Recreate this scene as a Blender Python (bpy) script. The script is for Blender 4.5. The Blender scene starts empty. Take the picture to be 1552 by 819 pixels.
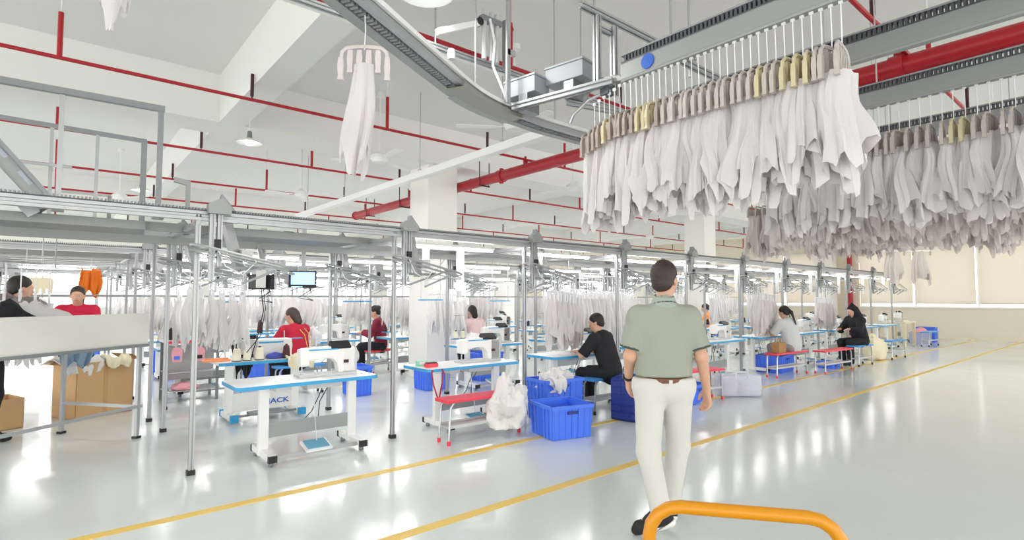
import bpy, bmesh, math, random
import numpy as np
from mathutils import Vector, Matrix, noise
R = math.radians
random.seed(7)
SC = bpy.context.scene
COL = SC.collection

# ------------------------------------------------------------------ camera, sky, light, exposure
EYE = 1.47
YAW, PITCH, FOC = R(49.935), R(3.013), 826.42
fw = Vector((math.cos(YAW)*math.cos(PITCH), math.sin(YAW)*math.cos(PITCH), math.sin(PITCH)))
rt = Vector((math.sin(YAW), -math.cos(YAW), 0))
up = rt.cross(fw)
cam = bpy.data.cameras.new('camera')
cam.sensor_width = 36.0
cam.lens = FOC*36.0/1552
cam.clip_end = 200
camo = bpy.data.objects.new('camera', cam)
COL.objects.link(camo)
camo.matrix_world = Matrix(((rt.x, up.x, -fw.x, 0), (rt.y, up.y, -fw.y, 0), (rt.z, up.z, -fw.z, EYE), (0, 0, 0, 1)))
SC.camera = camo

W = bpy.data.worlds.new('sky')
SC.world = W
W.use_nodes = True
bg = W.node_tree.nodes['Background']
bg.inputs[0].default_value = (1.0, 0.985, 0.96, 1)
bg.inputs[1].default_value = 2.25
SC.view_settings.view_transform = 'Standard'
SC.view_settings.look = 'None'
SC.view_settings.gamma = 1
SC.view_settings.exposure = 0.55
LAMP_POWER = 20.0      # area light inside each pendant lamp
TUBE = 36.0             # emission of the LED tubes
SC.cycles.max_bounces = 9
SC.cycles.diffuse_bounces = 6
SC.cycles.glossy_bounces = 3
SC.cycles.transmission_bounces = 3
SC.cycles.transparent_max_bounces = 6
SC.cycles.sample_clamp_indirect = 6
SC.cycles.caustics_reflective = False
SC.cycles.caustics_refractive = False

# ------------------------------------------------------------------ materials
MATS = {}
def mat(name, col, rough=0.5, metal=0.0, emit=0.0, var=0.0, scale=8.0, bump=0.0, spec=0.5, alpha=1.0, trans=0.0, sub=0.0):
    if name in MATS: return MATS[name]
    m = bpy.data.materials.new(name)
    m.use_nodes = True
    nt = m.node_tree
    b = nt.nodes['Principled BSDF']
    c = (col[0], col[1], col[2], 1)
    b.inputs['Base Color'].default_value = c
    b.inputs['Roughness'].default_value = rough
    b.inputs['Metallic'].default_value = metal
    b.inputs['Specular IOR Level'].default_value = spec
    b.inputs['Alpha'].default_value = alpha
    b.inputs['Transmission Weight'].default_value = trans
    if emit:
        b.inputs['Emission Color'].default_value = c
        b.inputs['Emission Strength'].default_value = emit
    if var or bump:
        tc = nt.nodes.new('ShaderNodeTexCoord')
        n = nt.nodes.new('ShaderNodeTexNoise')
        n.inputs['Scale'].default_value = scale
        n.inputs['Detail'].default_value = 4
        nt.links.new(tc.outputs['Object'], n.inputs['Vector'])
        if var:
            mx = nt.nodes.new('ShaderNodeMix'); mx.data_type = 'RGBA'
            mx.inputs['A'].default_value = tuple(max(0, v*(1-var)) for v in col)+(1,)
            mx.inputs['B'].default_value = tuple(min(1, v*(1+var)) for v in col)+(1,)
            nt.links.new(n.outputs['Fac'], mx.inputs['Factor'])
            nt.links.new(mx.outputs['Result'], b.inputs['Base Color'])
        if bump:
            bp = nt.nodes.new('ShaderNodeBump')
            bp.inputs['Strength'].default_value = bump
            bp.inputs['Distance'].default_value = 0.02
            nt.links.new(n.outputs['Fac'], bp.inputs['Height'])
            nt.links.new(bp.outputs['Normal'], b.inputs['Normal'])
    MATS[name] = m
    return m
def S(r, g, b):
    return tuple(((v/255)/12.92 if v/255 <= .04045 else ((v/255+.055)/1.055)**2.4) for v in (r, g, b))

ALU = mat('aluminium', S(178, 180, 182), .38, .55, var=.04, scale=3)
ALUD = mat('dark aluminium', S(140, 143, 146), .42, .5, var=.05, scale=4)
STEEL = mat('steel', S(190, 192, 195), .3, .7)
GREYSHEET = mat('grey sheet', S(158, 162, 162), .5, .1, var=.03, scale=2)
RAILGREY = mat('rail grey', S(152, 154, 154), .45, .15, var=.03, scale=2)
CHAIN = mat('chain dark', S(84, 86, 92), .6, .2)
CHAINL = mat('chain grey', S(150, 152, 156), .6, .2)
BLACKP = mat('black plastic', S(28, 28, 30), .5, var=.1)
WHITEP = mat('white paint', S(238, 238, 236), .45, var=.01, scale=3)
WALLM = mat('wall paint', S(240, 238, 232), .8, var=.012, scale=1.2, bump=.03)
CEILM = mat('ceiling paint', S(232, 232, 228), .9, var=.015, scale=.6)
CREAM = mat('cream paint', S(234, 226, 208), .7, var=.015, scale=1.0)
BLIND = mat('blind fabric', S(227, 222, 213), .9, var=.012, scale=1.5)
def let_through(m, amount):
    nt = m.node_tree; b = nt.nodes['Principled BSDF']; o = nt.nodes['Material Output']
    t = nt.nodes.new('ShaderNodeBsdfTranslucent'); t.inputs['Color'].default_value = tuple(b.inputs['Base Color'].default_value)
    x = nt.nodes.new('ShaderNodeMixShader'); x.inputs[0].default_value = amount
    nt.links.new(b.outputs[0], x.inputs[1]); nt.links.new(t.outputs[0], x.inputs[2]); nt.links.new(x.outputs[0], o.inputs['Surface'])
let_through(BLIND, .55)
REDPIPE = mat('red pipe paint', S(168, 20, 34), .38, var=.05, scale=5)
REDDARK = mat('dark red paint and riser shade', S(60, 14, 22), .5)  # on the sprinkler risers this near-black stands for shadow
TUBEM = mat('led tube', (1, .985, .96), .5, emit=TUBE)
LAMPM = mat('lamp glow', (.93, .97, 1), .5, emit=3.0)
TABLEW = mat('table laminate', S(240, 241, 242), .3, var=.01)
BLUEEDGE = mat('blue edging', S(58, 160, 214), .4, var=.03)
CYAN = mat('cyan plastic', S(40, 150, 205), .4)
PEDAL = mat('pedal pad', S(105, 165, 195), .5, var=.05)
MACHW = mat('machine enamel', S(236, 235, 232), .3, var=.01)
MACHG = mat('machine grey', S(196, 198, 200), .4)
REDSEAT = mat('red bench top', S(232, 62, 84), .4, var=.04)
BLUESEAT = mat('blue bench top', S(70, 150, 222), .4, var=.04)
CRATE = mat('blue crate plastic', S(78, 126, 242), .38, var=.06, scale=6)
CRATED = mat('dark blue crate plastic', S(28, 52, 132), .4, var=.06, scale=6)
GARM = mat('white garment cloth', S(238, 234, 234), .85, var=.02, scale=9, bump=.12)
GARM2 = mat('grey white garment cloth', S(244, 237, 234), .85, var=.03, scale=9, bump=.12)
GARM3 = mat('thin white garment cloth', S(247, 245, 245), .85, var=.02, scale=9, bump=.1)
let_through(GARM, .35); let_through(GARM2, .5); let_through(GARM3, .45)
CLIPB = mat('taupe clip plastic', S(164, 150, 142), .4, var=.08, scale=20)
CREAMC = mat('cream cloth', S(240, 230, 200), .85, var=.04, scale=14, bump=.2)
WCLOTH = mat('white cloth', S(226, 224, 222), .85, var=.02, scale=14, bump=.2)
BCLOTH = mat('blue grey cloth', S(128, 156, 180), .85, var=.05, scale=8, bump=.2)
CLIP = mat('clip plastic', S(188, 180, 174), .4, var=.08, scale=20)
CLIPY = mat('yellowed clip plastic', S(204, 192, 158), .4, var=.06, scale=20)
CLIPO = mat('orange clip plastic', S(240, 170, 50), .4)
CLIPP = mat('pinkish clip plastic', S(214, 204, 202), .35, var=.04, scale=20)
HANGW = mat('white hanger plastic', S(236, 236, 238), .35)
CARD = mat('cardboard', S(202, 164, 118), .8, var=.05, scale=6)
CARDD = mat('cardboard shaded side', S(176, 140, 100), .8, var=.05, scale=6)
YELLOW = mat('yellow floor paint', S(238, 200, 92), .35, var=.08, scale=5)
ORANGEY = mat('orange yellow enamel', S(214, 140, 8), .32, var=.03)
SKIN = mat('skin', S(214, 166, 140), .55, var=.03, scale=18)
HAIR = mat('black hair', S(34, 29, 28), .55, var=.2, scale=60, bump=.3)
HAIRB = mat('dark brown hair', S(58, 44, 40), .55, var=.2, scale=60, bump=.3)
POLO = mat('sage green knit', S(157, 161, 150), .9, var=.02, scale=6, bump=.3)
POLOC = mat('pale teal collar knit', S(160, 171, 162), .9)
TRIM = mat('dark green trim knit', S(70, 82, 76), .9)
CHINO = mat('off white chino', S(212, 209, 204), .85, var=.02, scale=7, bump=.4)
BELT = mat('brown leather', S(120, 76, 60), .5)
SHOE = mat('black suede', S(38, 37, 38), .8, var=.1)
SOLE = mat('white sole rubber', S(235, 233, 230), .6)
BLACKC = mat('black cotton', S(30, 31, 36), .9, var=.08)
REDC = mat('crimson knit', S(176, 22, 52), .85, var=.06)
DREDC = mat('burgundy knit', S(128, 26, 52), .85, var=.06)
PINKC = mat('pale pink cotton', S(236, 206, 204), .85)
GREYC = mat('light grey cotton', S(204, 206, 208), .9)
ORANGEC = mat('orange cotton', S(245, 160, 90), .85)
ORANGED = mat('orange jacket', S(226, 118, 30), .8, var=.1)
NAVY = mat('navy cotton', S(78, 90, 116), .9)
YTAPE = mat('yellow tape', S(216, 190, 90), .7)
EYEW = mat('eye white', S(240, 238, 235), .3)
LIPS = mat('lips', S(180, 100, 92), .5)
SCREEN = mat('screen blue', S(150, 190, 250), .3, emit=1.1)
STICK = mat('blue sticker', S(20, 92, 190), .4)
BROWNC = mat('brown thread', S(84, 54, 56), .9, var=.1, scale=40)
CREAMT = mat('cream thread', S(240, 236, 214), .9)
GOLDBAG = mat('brown woven bag', S(170, 130, 86), .8, var=.25, scale=40, bump=.4)
BAGM = mat('clear bag plastic', S(226, 228, 240), .25, var=.05, scale=6, bump=.3, alpha=.55)
WOODT = mat('cream wood top', S(228, 216, 188), .5, var=.03)
PINKP = mat('pink plastic', S(240, 170, 180), .5, var=.1)
GREENP = mat('green plastic', S(150, 220, 190), .5)
INK = mat('blue print ink', S(40, 96, 190), .5)
GLASS = mat('window glass', (.95, .97, 1), .03, alpha=.12, spec=.5)

def floor_material():
    m = bpy.data.materials.new('epoxy floor')
    m.use_nodes = True
    nt = m.node_tree; b = nt.nodes['Principled BSDF']
    tc = nt.nodes.new('ShaderNodeTexCoord')
    n = nt.nodes.new('ShaderNodeTexNoise'); n.inputs['Scale'].default_value = .45; n.inputs['Detail'].default_value = 5
    nt.links.new(tc.outputs['Object'], n.inputs['Vector'])
    mx = nt.nodes.new('ShaderNodeMix'); mx.data_type = 'RGBA'
    mx.inputs['A'].default_value = S(216, 223, 224)+(1,); mx.inputs['B'].default_value = S(228, 233, 232)+(1,)
    nt.links.new(n.outputs['Fac'], mx.inputs['Factor']); nt.links.new(mx.outputs['Result'], b.inputs['Base Color'])
    n2 = nt.nodes.new('ShaderNodeTexNoise'); n2.inputs['Scale'].default_value = 2.6; n2.inputs['Detail'].default_value = 3
    nt.links.new(tc.outputs['Object'], n2.inputs['Vector'])
    bp = nt.nodes.new('ShaderNodeBump'); bp.inputs['Strength'].default_value = .16; bp.inputs['Distance'].default_value = .02
    nt.links.new(n2.outputs['Fac'], bp.inputs['Height']); nt.links.new(bp.outputs['Normal'], b.inputs['Normal'])
    rr = nt.nodes.new('ShaderNodeMapRange'); rr.inputs['To Min'].default_value = .1; rr.inputs['To Max'].default_value = .2
    nt.links.new(n.outputs['Fac'], rr.inputs['Value']); nt.links.new(rr.outputs['Result'], b.inputs['Roughness'])
    b.inputs['Specular IOR Level'].default_value = .6
    return m
FLOORM = floor_material()

# ------------------------------------------------------------------ mesh helpers
def rot(rx=0, ry=0, rz=0):
    return Matrix.Rotation(rz, 3, 'Z') @ Matrix.Rotation(ry, 3, 'Y') @ Matrix.Rotation(rx, 3, 'X')
class G:
    def __init__(self): self.v = []; self.f = []
    def add(self, vs, fs):
        o = len(self.v); self.v += [tuple(p) for p in vs]; self.f += [tuple(i+o for i in q) for q in fs]; return self
    def box(self, c, s, r=None):
        vs = []
        for x in (-.5, .5):
            for y in (-.5, .5):
                for z in (-.5, .5):
                    p = Vector((x*s[0], y*s[1], z*s[2]))
                    if r: p = r @ p
                    vs.append((p.x+c[0], p.y+c[1], p.z+c[2]))
        return self.add(vs, [(0, 1, 3, 2), (4, 6, 7, 5), (0, 4, 5, 1), (2, 3, 7, 6), (0, 2, 6, 4), (1, 5, 7, 3)])
    def bar(self, p0, p1, w, h=None):
        """box-section bar between two points, width w across, h up"""
        h = h or w
        p0 = Vector(p0); p1 = Vector(p1); d = (p1-p0).normalized()
        u = d.cross(Vector((0, 0, 1)))
        if u.length < 1e-4: u = Vector((1, 0, 0))
        u.normalize(); v = u.cross(d)
        vs = [p+u*(w/2*a)+v*(h/2*b) for p in (p0, p1) for a, b in ((-1, -1), (1, -1), (1, 1), (-1, 1))]
        return self.add(vs, [(3, 2, 1, 0), (4, 5, 6, 7), (0, 1, 5, 4), (1, 2, 6, 5), (2, 3, 7, 6), (3, 0, 4, 7)])
    def tube(self, path, r, seg=8, closed=False):
        P = [Vector(p) for p in path]; n = len(P); rs = r if isinstance(r, (list, tuple)) else [r]*n
        t = [((P[(i+1) % n]-P[i-1]) if closed else (P[min(i+1, n-1)]-P[max(i-1, 0)])).normalized() for i in range(n)]
        a = Vector((0, 0, 1)) if abs(t[0].z) < .9 else Vector((1, 0, 0))
        u = t[0].cross(a).normalized(); vs = []
        for i in range(n):
            u = (u-t[i]*u.dot(t[i])).normalized(); w = t[i].cross(u)
            for k in range(seg):
                q = 2*math.pi*k/seg
                vs.append(P[i]+(u*math.cos(q)+w*math.sin(q))*rs[i])
        fs = []
        for i in range(n if closed else n-1):
            j = (i+1) % n
            for k in range(seg):
                l = (k+1) % seg
                fs.append((i*seg+k, i*seg+l, j*seg+l, j*seg+k))
        if not closed:
            fs.append(tuple(range(seg))[::-1]); fs.append(tuple(range((n-1)*seg, n*seg)))
        return self.add(vs, fs)
    def lathe(self, prof, seg=16, c=(0, 0, 0), r=None):
        vs = []; n = len(prof)
        for a, z in prof:
            for k in range(seg):
                q = 2*math.pi*k/seg; p = Vector((a*math.cos(q), a*math.sin(q), z))
                if r: p = r @ p
                vs.append((p.x+c[0], p.y+c[1], p.z+c[2]))
        fs = [(i*seg+k, i*seg+(k+1) % seg, (i+1)*seg+(k+1) % seg, (i+1)*seg+k) for i in range(n-1) for k in range(seg)]
        fs.append(tuple(range(seg))[::-1]); fs.append(tuple(range((n-1)*seg, n*seg)))
        return self.add(vs, fs)
    def prism(self, poly, z0, z1, plane='xy'):
        n = len(poly)
        def P(a, b, h): return (a, b, h) if plane == 'xy' else ((a, h, b) if plane == 'xz' else (h, a, b))
        vs = [P(a, b, z0) for a, b in poly]+[P(a, b, z1) for a, b in poly]
        return self.add(vs, [tuple(range(n))[::-1], tuple(range(n, 2*n))]+[(i, (i+1) % n, n+(i+1) % n, n+i) for i in range(n)])
    def sweep(self, prof, path):
        """profile (side, up) carried along a level path"""
        P = [Vector(p) for p in path]; n = len(P); m = len(prof); vs = []
        for i in range(n):
            t = (P[min(i+1, n-1)]-P[max(i-1, 0)]); t.z = 0; t.normalize(); s = Vector((t.y, -t.x, 0))
            for a, b in prof: vs.append(P[i]+s*a+Vector((0, 0, b)))
        fs = [(i*m+k, i*m+(k+1) % m, (i+1)*m+(k+1) % m, (i+1)*m+k) for i in range(n-1) for k in range(m)]
        fs.append(tuple(range(m))[::-1]); fs.append(tuple(range((n-1)*m, n*m)))
        return self.add(vs, fs)
    def mesh(self, name, material, bev=0, smooth=False):
        me = bpy.data.meshes.new(name); me.from_pydata(self.v, [], self.f)
        bm = bmesh.new(); bm.from_mesh(me)
        bmesh.ops.recalc_face_normals(bm, faces=bm.faces)
        if bev:
            es = [e for e in bm.edges if len(e.link_faces) == 2 and e.calc_face_angle(0) > R(40)]
            bmesh.ops.bevel(bm, geom=es, offset=bev, segments=2, affect='EDGES', profile=.6)
        bm.to_mesh(me); bm.free()
        if smooth:
            me.polygons.foreach_set('use_smooth', [True]*len(me.polygons))
            me.set_sharp_from_angle(angle=R(38))
        me.materials.append(material)
        return me
    def build(self, name, material, parent=None, bev=0, smooth=False, loc=None, kind=None):
        return put(name, self.mesh(name, material, bev, smooth), parent, loc, kind)
def put(name, me, parent=None, loc=None, kind=None, rotz=0):
    o = bpy.data.objects.new(name, me); COL.objects.link(o)
    if parent: o.parent = parent
    if loc is not None: o.location = loc
    if rotz: o.rotation_euler.z = rotz
    if kind: o['kind'] = kind
    return o
def tag(o, label, cat, group=None):
    o['label'] = label; o['category'] = cat
    if group: o['group'] = group
    return o
def thing(name, label, cat, loc=(0, 0, 0), rotz=0, group=None):
    o = bpy.data.objects.new(name, None); COL.objects.link(o)
    o.location = loc; o.rotation_euler = (0, 0, rotz); o.empty_display_size = .1
    return tag(o, label, cat, group)
def dup(root, loc, rotz=None, label=None, group=None, scale=None):
    r = root.copy(); COL.objects.link(r); r.location = loc
    if rotz is not None: r.rotation_euler = (root.rotation_euler.x, root.rotation_euler.y, rotz)
    if scale is not None: r.scale = (scale, scale, scale)
    if label: r['label'] = label
    if group: r['group'] = group
    for ch in root.children:
        c = ch.copy(); COL.objects.link(c); c.parent = r
        for g in ch.children:
            d = g.copy(); COL.objects.link(d); d.parent = c
    return r
def struct(name, g, m, parent=None, **k):
    return g.build(name, m, parent, kind='structure', **k)
def nth_word(n):
    ones = ['', 'first', 'second', 'third', 'fourth', 'fifth', 'sixth', 'seventh', 'eighth', 'ninth', 'tenth', 'eleventh', 'twelfth', 'thirteenth', 'fourteenth', 'fifteenth', 'sixteenth', 'seventeenth', 'eighteenth', 'nineteenth', 'twentieth']
    if n <= 20: return ones[n]
    if n == 30: return 'thirtieth'
    return ('twenty-' if n < 30 else 'thirty-')+ones[n % 10]
ORD = ['first', 'second', 'third', 'fourth', 'fifth', 'sixth', 'seventh', 'eighth', 'ninth', 'tenth', 'eleventh', 'twelfth', 'thirteenth', 'fourteenth', 'fifteenth']
def arc(cx, cy, r, a0, a1, n, z=0):
    return [(cx+r*math.cos(R(a0+(a1-a0)*i/n)), cy+r*math.sin(R(a0+(a1-a0)*i/n)), z) for i in range(n+1)]
def rrect(x0, y0, x1, y1, r, n=3):
    out = []
    for cx, cy, a in ((x1-r, y0+r, -90), (x1-r, y1-r, 0), (x0+r, y1-r, 90), (x0+r, y0+r, 180)):
        out += [(p[0], p[1]) for p in arc(cx, cy, r, a, a+90, n)]
    return out
PROFILE = [(-.02, -.02), (-.006, -.02), (-.006, -.01), (.006, -.01), (.006, -.02), (.02, -.02), (.02, -.006), (.01, -.006), (.01, .006), (.02, .006), (.02, .02), (.006, .02), (.006, .01), (-.006, .01), (-.006, .02), (-.02, .02), (-.02, .006), (-.01, .006), (-.01, -.006), (-.02, -.006)]
def slotpost(g, x, y, z0, z1, s=1.0):
    return g.prism([(x+a*s, y+b*s) for a, b in PROFILE], z0, z1)

# ------------------------------------------------------------------ smooth bodies: signed distances + surface nets
def surface_nets(D, lo, h):
    nx, ny, nz = D.shape
    S_ = D < 0
    c = np.zeros((nx-1, ny-1, nz-1), np.int8)
    for dx in (0, 1):
        for dy in (0, 1):
            for dz in (0, 1):
                c += S_[dx:nx-1+dx, dy:ny-1+dy, dz:nz-1+dz]
    act = (c > 0) & (c < 8)
    idx = -np.ones(act.shape, int); I = np.argwhere(act); idx[act] = np.arange(len(I))
    acc = np.zeros((len(I), 3)); cnt = np.zeros(len(I))
    cor = [(a, b, d) for a in (0, 1) for b in (0, 1) for d in (0, 1)]
    for p in cor:
        for ax in range(3):
            if p[ax] == 0:
                q = list(p); q[ax] = 1
                d0 = D[I[:, 0]+p[0], I[:, 1]+p[1], I[:, 2]+p[2]]; d1 = D[I[:, 0]+q[0], I[:, 1]+q[1], I[:, 2]+q[2]]
                m = (d0 < 0) != (d1 < 0)
                t = np.where(m, d0/np.where(m, d0-d1, 1), 0)
                for k in range(3):
                    acc[:, k] += np.where(m, p[k]+(t if k == ax else 0), 0)
                cnt += m
    V = (I+acc/cnt[:, None])*h+lo
    F = []
    for ax in range(3):
        a, b = [(1, 2), (2, 0), (0, 1)][ax]
        sl0 = [slice(None)]*3; sl1 = [slice(None)]*3; sl0[ax] = slice(0, -1); sl1[ax] = slice(1, None)
        e = np.argwhere(S_[tuple(sl0)] != S_[tuple(sl1)])
        ok = (e[:, a] > 0) & (e[:, b] > 0) & (e[:, a] < D.shape[a]-1) & (e[:, b] < D.shape[b]-1)
        e = e[ok]
        inside = S_[tuple(e.T)]
        def at(da, db):
            q = e.copy(); q[:, a] -= da; q[:, b] -= db
            return idx[tuple(q.T)]
        q = np.stack([at(0, 0), at(1, 0), at(1, 1), at(0, 1)], 1)
        q[~inside] = q[~inside][:, ::-1]
        F.append(q)
    return V, np.concatenate(F)
def cone(a, b, ra, rb, sy=1.0):
    """tapering limb; sy < 1 flattens the section front to back"""
    a = np.array(a, float); b = np.array(b, float)
    def f(P):
        A = a.copy(); B = b.copy(); Q = P
        if sy != 1.0:
            Q = P.copy(); Q[..., 1] = (P[..., 1]-a[1]-(b[1]-a[1])*.0)/sy; A = A.copy(); A[1] = 0; B = B.copy(); B[1] = (b[1]-a[1])/sy
        d = B-A; L = max(d @ d, 1e-9)
        t = np.clip(((Q-A) @ d)/L, 0, 1)
        q = Q-A-t[..., None]*d
        return (np.sqrt((q*q).sum(-1))-(ra+(rb-ra)*t))*(1 if sy == 1.0 else .8)
    return f
def ell(c, r):
    c = np.array(c, float); r = np.array(r, float)
    def f(P):
        k = np.sqrt((((P-c)/r)**2).sum(-1))
        return (k-1)*r.min()
    return f
def union(fs, k=.02):
    def f(P):
        d = fs[0](P)
        for g in fs[1:]:
            e = g(P); h = np.clip(.5+.5*(e-d)/k, 0, 1)
            d = e*(1-h)+d*h-k*h*(1-h)
        return d
    return f
def above(z): return lambda P: z-P[..., 2]
def below(z): return lambda P: P[..., 2]-z
def half(n, o):
    n = np.array(n, float); n /= np.linalg.norm(n); o = np.array(o, float)
    return lambda P: (P-o) @ n
def cut(f, *gs):
    def h(P):
        d = f(P)
        for g in gs: d = np.maximum(d, g(P))
        return d
    return h
def sdf_mesh(name, f, lo, hi, h, material, relax=1):
    lo = np.array(lo, float); n = np.ceil((np.array(hi)-lo)/h).astype(int)+1
    ax = [lo[i]+np.arange(n[i])*h for i in range(3)]
    P = np.stack(np.meshgrid(*ax, indexing='ij'), -1)
    V, F = surface_nets(f(P), lo, h)
    me = bpy.data.meshes.new(name)
    me.from_pydata(V.tolist(), [], F.tolist()); me.validate()
    me.polygons.foreach_set('use_smooth', [True]*len(me.polygons))
    me.materials.append(material)
    return me

# ================================================================== large structure
ZC = 4.63
fl = struct('floor', G().box((6.5, 10, -.05), (39, 40, .1)), FLOORM)
struct('ceiling', G().box((6.5, 11, ZC+.1), (39, 42, .2)), CEILM)
n_trim = 0
def trim(g, m, **k):
    global n_trim; n_trim += 1
    return struct('trim_%d' % n_trim, g, m, **k)
for y in (8.75, 18.0, 27.2):
    trim(G().box((6.5, y, (3.95+ZC)/2), (37, .66, ZC-3.95)), CEILM)
for x in (1.87, 8.9, 12.1, 18.1, 21.4):
    for y0, y1 in ((-9, 8.42), (9.08, 17.67), (18.33, 26.87)):
        if x > 2 and y0 < 0: continue
        trim(G().box((x, (y0+y1)/2, (3.95+ZC)/2), (.33, y1-y0, ZC-3.95)), CEILM)
for x in (5.52, 14.9, 24.4):
    for y in (8.9, 18.1):
        if (x, y) != (5.52, 18.1):
            trim(G().box((x, y, 1.975), (.64, .66, 3.95)), WALLM, bev=.01)
# painted walking lines, ends of the hall
trim(G().box((10, 4.31, .001), (30, .085, .004)), YELLOW)
trim(G().box((10, 3.09, .001), (30, .085, .004)), YELLOW)
def window_wall(name, axis, pos, z0, z1, spans, a0, a1, low, high):
    """wall with openings; spans are the window intervals along the wall"""
    def bx(g, s0, s1, zz0, zz1, th=.24):
        c, w = (s0+s1)/2, s1-s0
        if axis == 'x': g.box((pos+th/2, c, (zz0+zz1)/2), (th, w, zz1-zz0))
        else: g.box((c, pos+th/2, (zz0+zz1)/2), (w, th, zz1-zz0))
    g = G(); bx(g, a0, a1, 0, z0); w = struct(name, g, low)
    g = G(); bx(g, a0, a1, z1, ZC)
    e = a0
    for s0, s1 in spans:
        bx(g, e, s0, z0, z1); e = s1
    bx(g, e, a1, z0, z1)
    struct('wall_panel', g, high, w)
    return w
end_spans = [(-9.5, -2.2), (-1.4, 7.85), (9.05, 17.6), (18.6, 26.6)]
wend = window_wall('wall_east', 'x', 25.0, 1.14, 3.40, end_spans, -10, 30, CREAM, CREAM)
far_spans = [(-12.5, -4.6), (-3.9, 5.0), (6.0, 14.3), (15.4, 23.6)]
window_wall('wall_north', 'y', 30.0, 1.05, 3.0, far_spans, -13, 25.2, WALLM, WALLM)
struct('baseboard_east', G().box((24.985, 10, .05), (.03, 40, .1)), CREAM)
nw = 0
for axis, spans, z0, z1 in (('x', end_spans, 1.14, 3.40), ('y', far_spans, 1.05, 3.0)):
    for s0, s1 in spans:
        nw += 1
        n = max(1, round((s1-s0)/1.83)); f = G(); p = (s1-s0)/n
        def q(g, a, b, c, d, th, off):
            if axis == 'x': g.box((25.0+off, (a+b)/2, (c+d)/2), (th, b-a, d-c))
            else: g.box(((a+b)/2, 30.0+off, (c+d)/2), (b-a, th, d-c))
        q(f, s0, s1, z0, z0+.05, .1, .14); q(f, s0, s1, z1-.05, z1, .1, .14)
        for i in range(n+1):
            c = s0+p*i; q(f, c-.03, c+.03, z0, z1, .09, .14)
        w = struct('window_%d' % nw, f, WHITEP)
        for i in range(n):
            g = G(); q(g, s0+p*i+.03, s0+p*(i+1)-.03, z0+.05, z1-.05, .008, .14)
            struct('pane', g, GLASS, w)
        s = G(); q(s, s0, s1, z0-.02, z0+.012, .22, .02); struct('window_sill', s, WHITEP, w)
# roller blinds on the end wall
blind_words = {2: ['wide beige roller blind nearest the bare floor', 'wide beige roller blind second from the bare floor', 'wide beige roller blind over the white work table', 'wide beige roller blind beside the last workers', 'beige roller blind beside the red standpipe'],
               3: ['beige roller blind just behind the red standpipe pier', 'beige roller blind second behind the red standpipe pier', 'beige roller blind third behind the red standpipe pier', 'beige roller blind fourth behind the red standpipe pier', 'beige roller blind fifth behind the red standpipe pier']}
for si, (s0, s1) in ((2, (-1.4, 7.85)), (3, (9.05, 17.6))):
    n = round((s1-s0)/1.83); p = (s1-s0)/n
    for i in range(n):
        a, b = s0+p*i+.05, s0+p*(i+1)-.05
        t = thing('roller_blind', blind_words[si][i], 'blind', (24.96, (a+b)/2, 3.42), group='roller blinds on the end wall')
        fold = [(-.012+.006*math.sin(k*2.1+i), -2.12*k/10) for k in range(11)]
        g = G().prism([(y, z) for y, z in fold]+[(y+.004, z) for y, z in fold[::-1]], -(b-a)/2, (b-a)/2)
        v = [(x, h, y) for x, y, h in g.v]; g.v = v
        g.build('fabric', BLIND, t, smooth=True)
        G().tube([(0, -(b-a)/2, .0), (0, (b-a)/2, .0)], .03, 10).build('roller', WHITEP, t)
        G().box((-.012, 0, -2.13), (.02, b-a, .03)).build('bottom_bar', BLIND, t)

# ================================================================== ceiling services
def red_line(y, x0, x1, label, stub0=0):
    t = thing('sprinkler_pipe', label, 'pipe', (0, y, 3.75), group='thin red sprinkler pipes under the ceiling')
    G().tube([(x0, 0, 0), (x1, 0, 0)], .02, 8).build('pipe', REDPIPE, t)
    i = 0; x = -5.13+stub0
    g = G().tube([(0, 0, 0), (0, 0, .44)], .022, 8)
    rodm = G().tube([(0, 0, 0), (0, 0, ZC-3.755-.44)], .006, 5).mesh('drop_rod', WHITEP); hm = g.mesh('riser', REDPIPE); h2 = G().tube([(0, 0, .04), (0, 0, .30)], .02, 6).tube([(0, 0, .0), (0, 0, .04)], .008, 6).mesh('shaded_riser', REDDARK)  # the dark stub is a red riser with shadow put into its colour
    while x < x1:
        if x > x0:
            if i % 2 == 1: put('drop_rod', rodm, t, (x, 0, .44))
            put('riser' if i % 2 == 1 else 'shaded_riser', hm if i % 2 == 1 else h2, t, (x, 0, 0))
        i += 1
        x += 1.7
    return t
for y, x0, x1, lab in ((1.43, 3.2, 16, 'thin red sprinkler pipe crossing behind the garment rails'), (4.03, -1, 5.3, 'thin red sprinkler pipe passing behind the curved rail'),
                       (6.62, -4, 22, 'thin red sprinkler pipe nearest the camera, in front of the deep beam'), (9.42, -4, 24, 'thin red sprinkler pipe just behind the white column'),
                       (12.05, -4, 24, 'thin red sprinkler pipe second behind the white column'), (14.6, -4, 24, 'thin red sprinkler pipe third behind the white column'),
                       (17.3, -4, 24, 'thin red sprinkler pipe fourth behind the white column'), (20.2, -4, 24, 'thin red sprinkler pipe farthest back under the ceiling')):
    red_line(y, x0, x1, lab)
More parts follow.
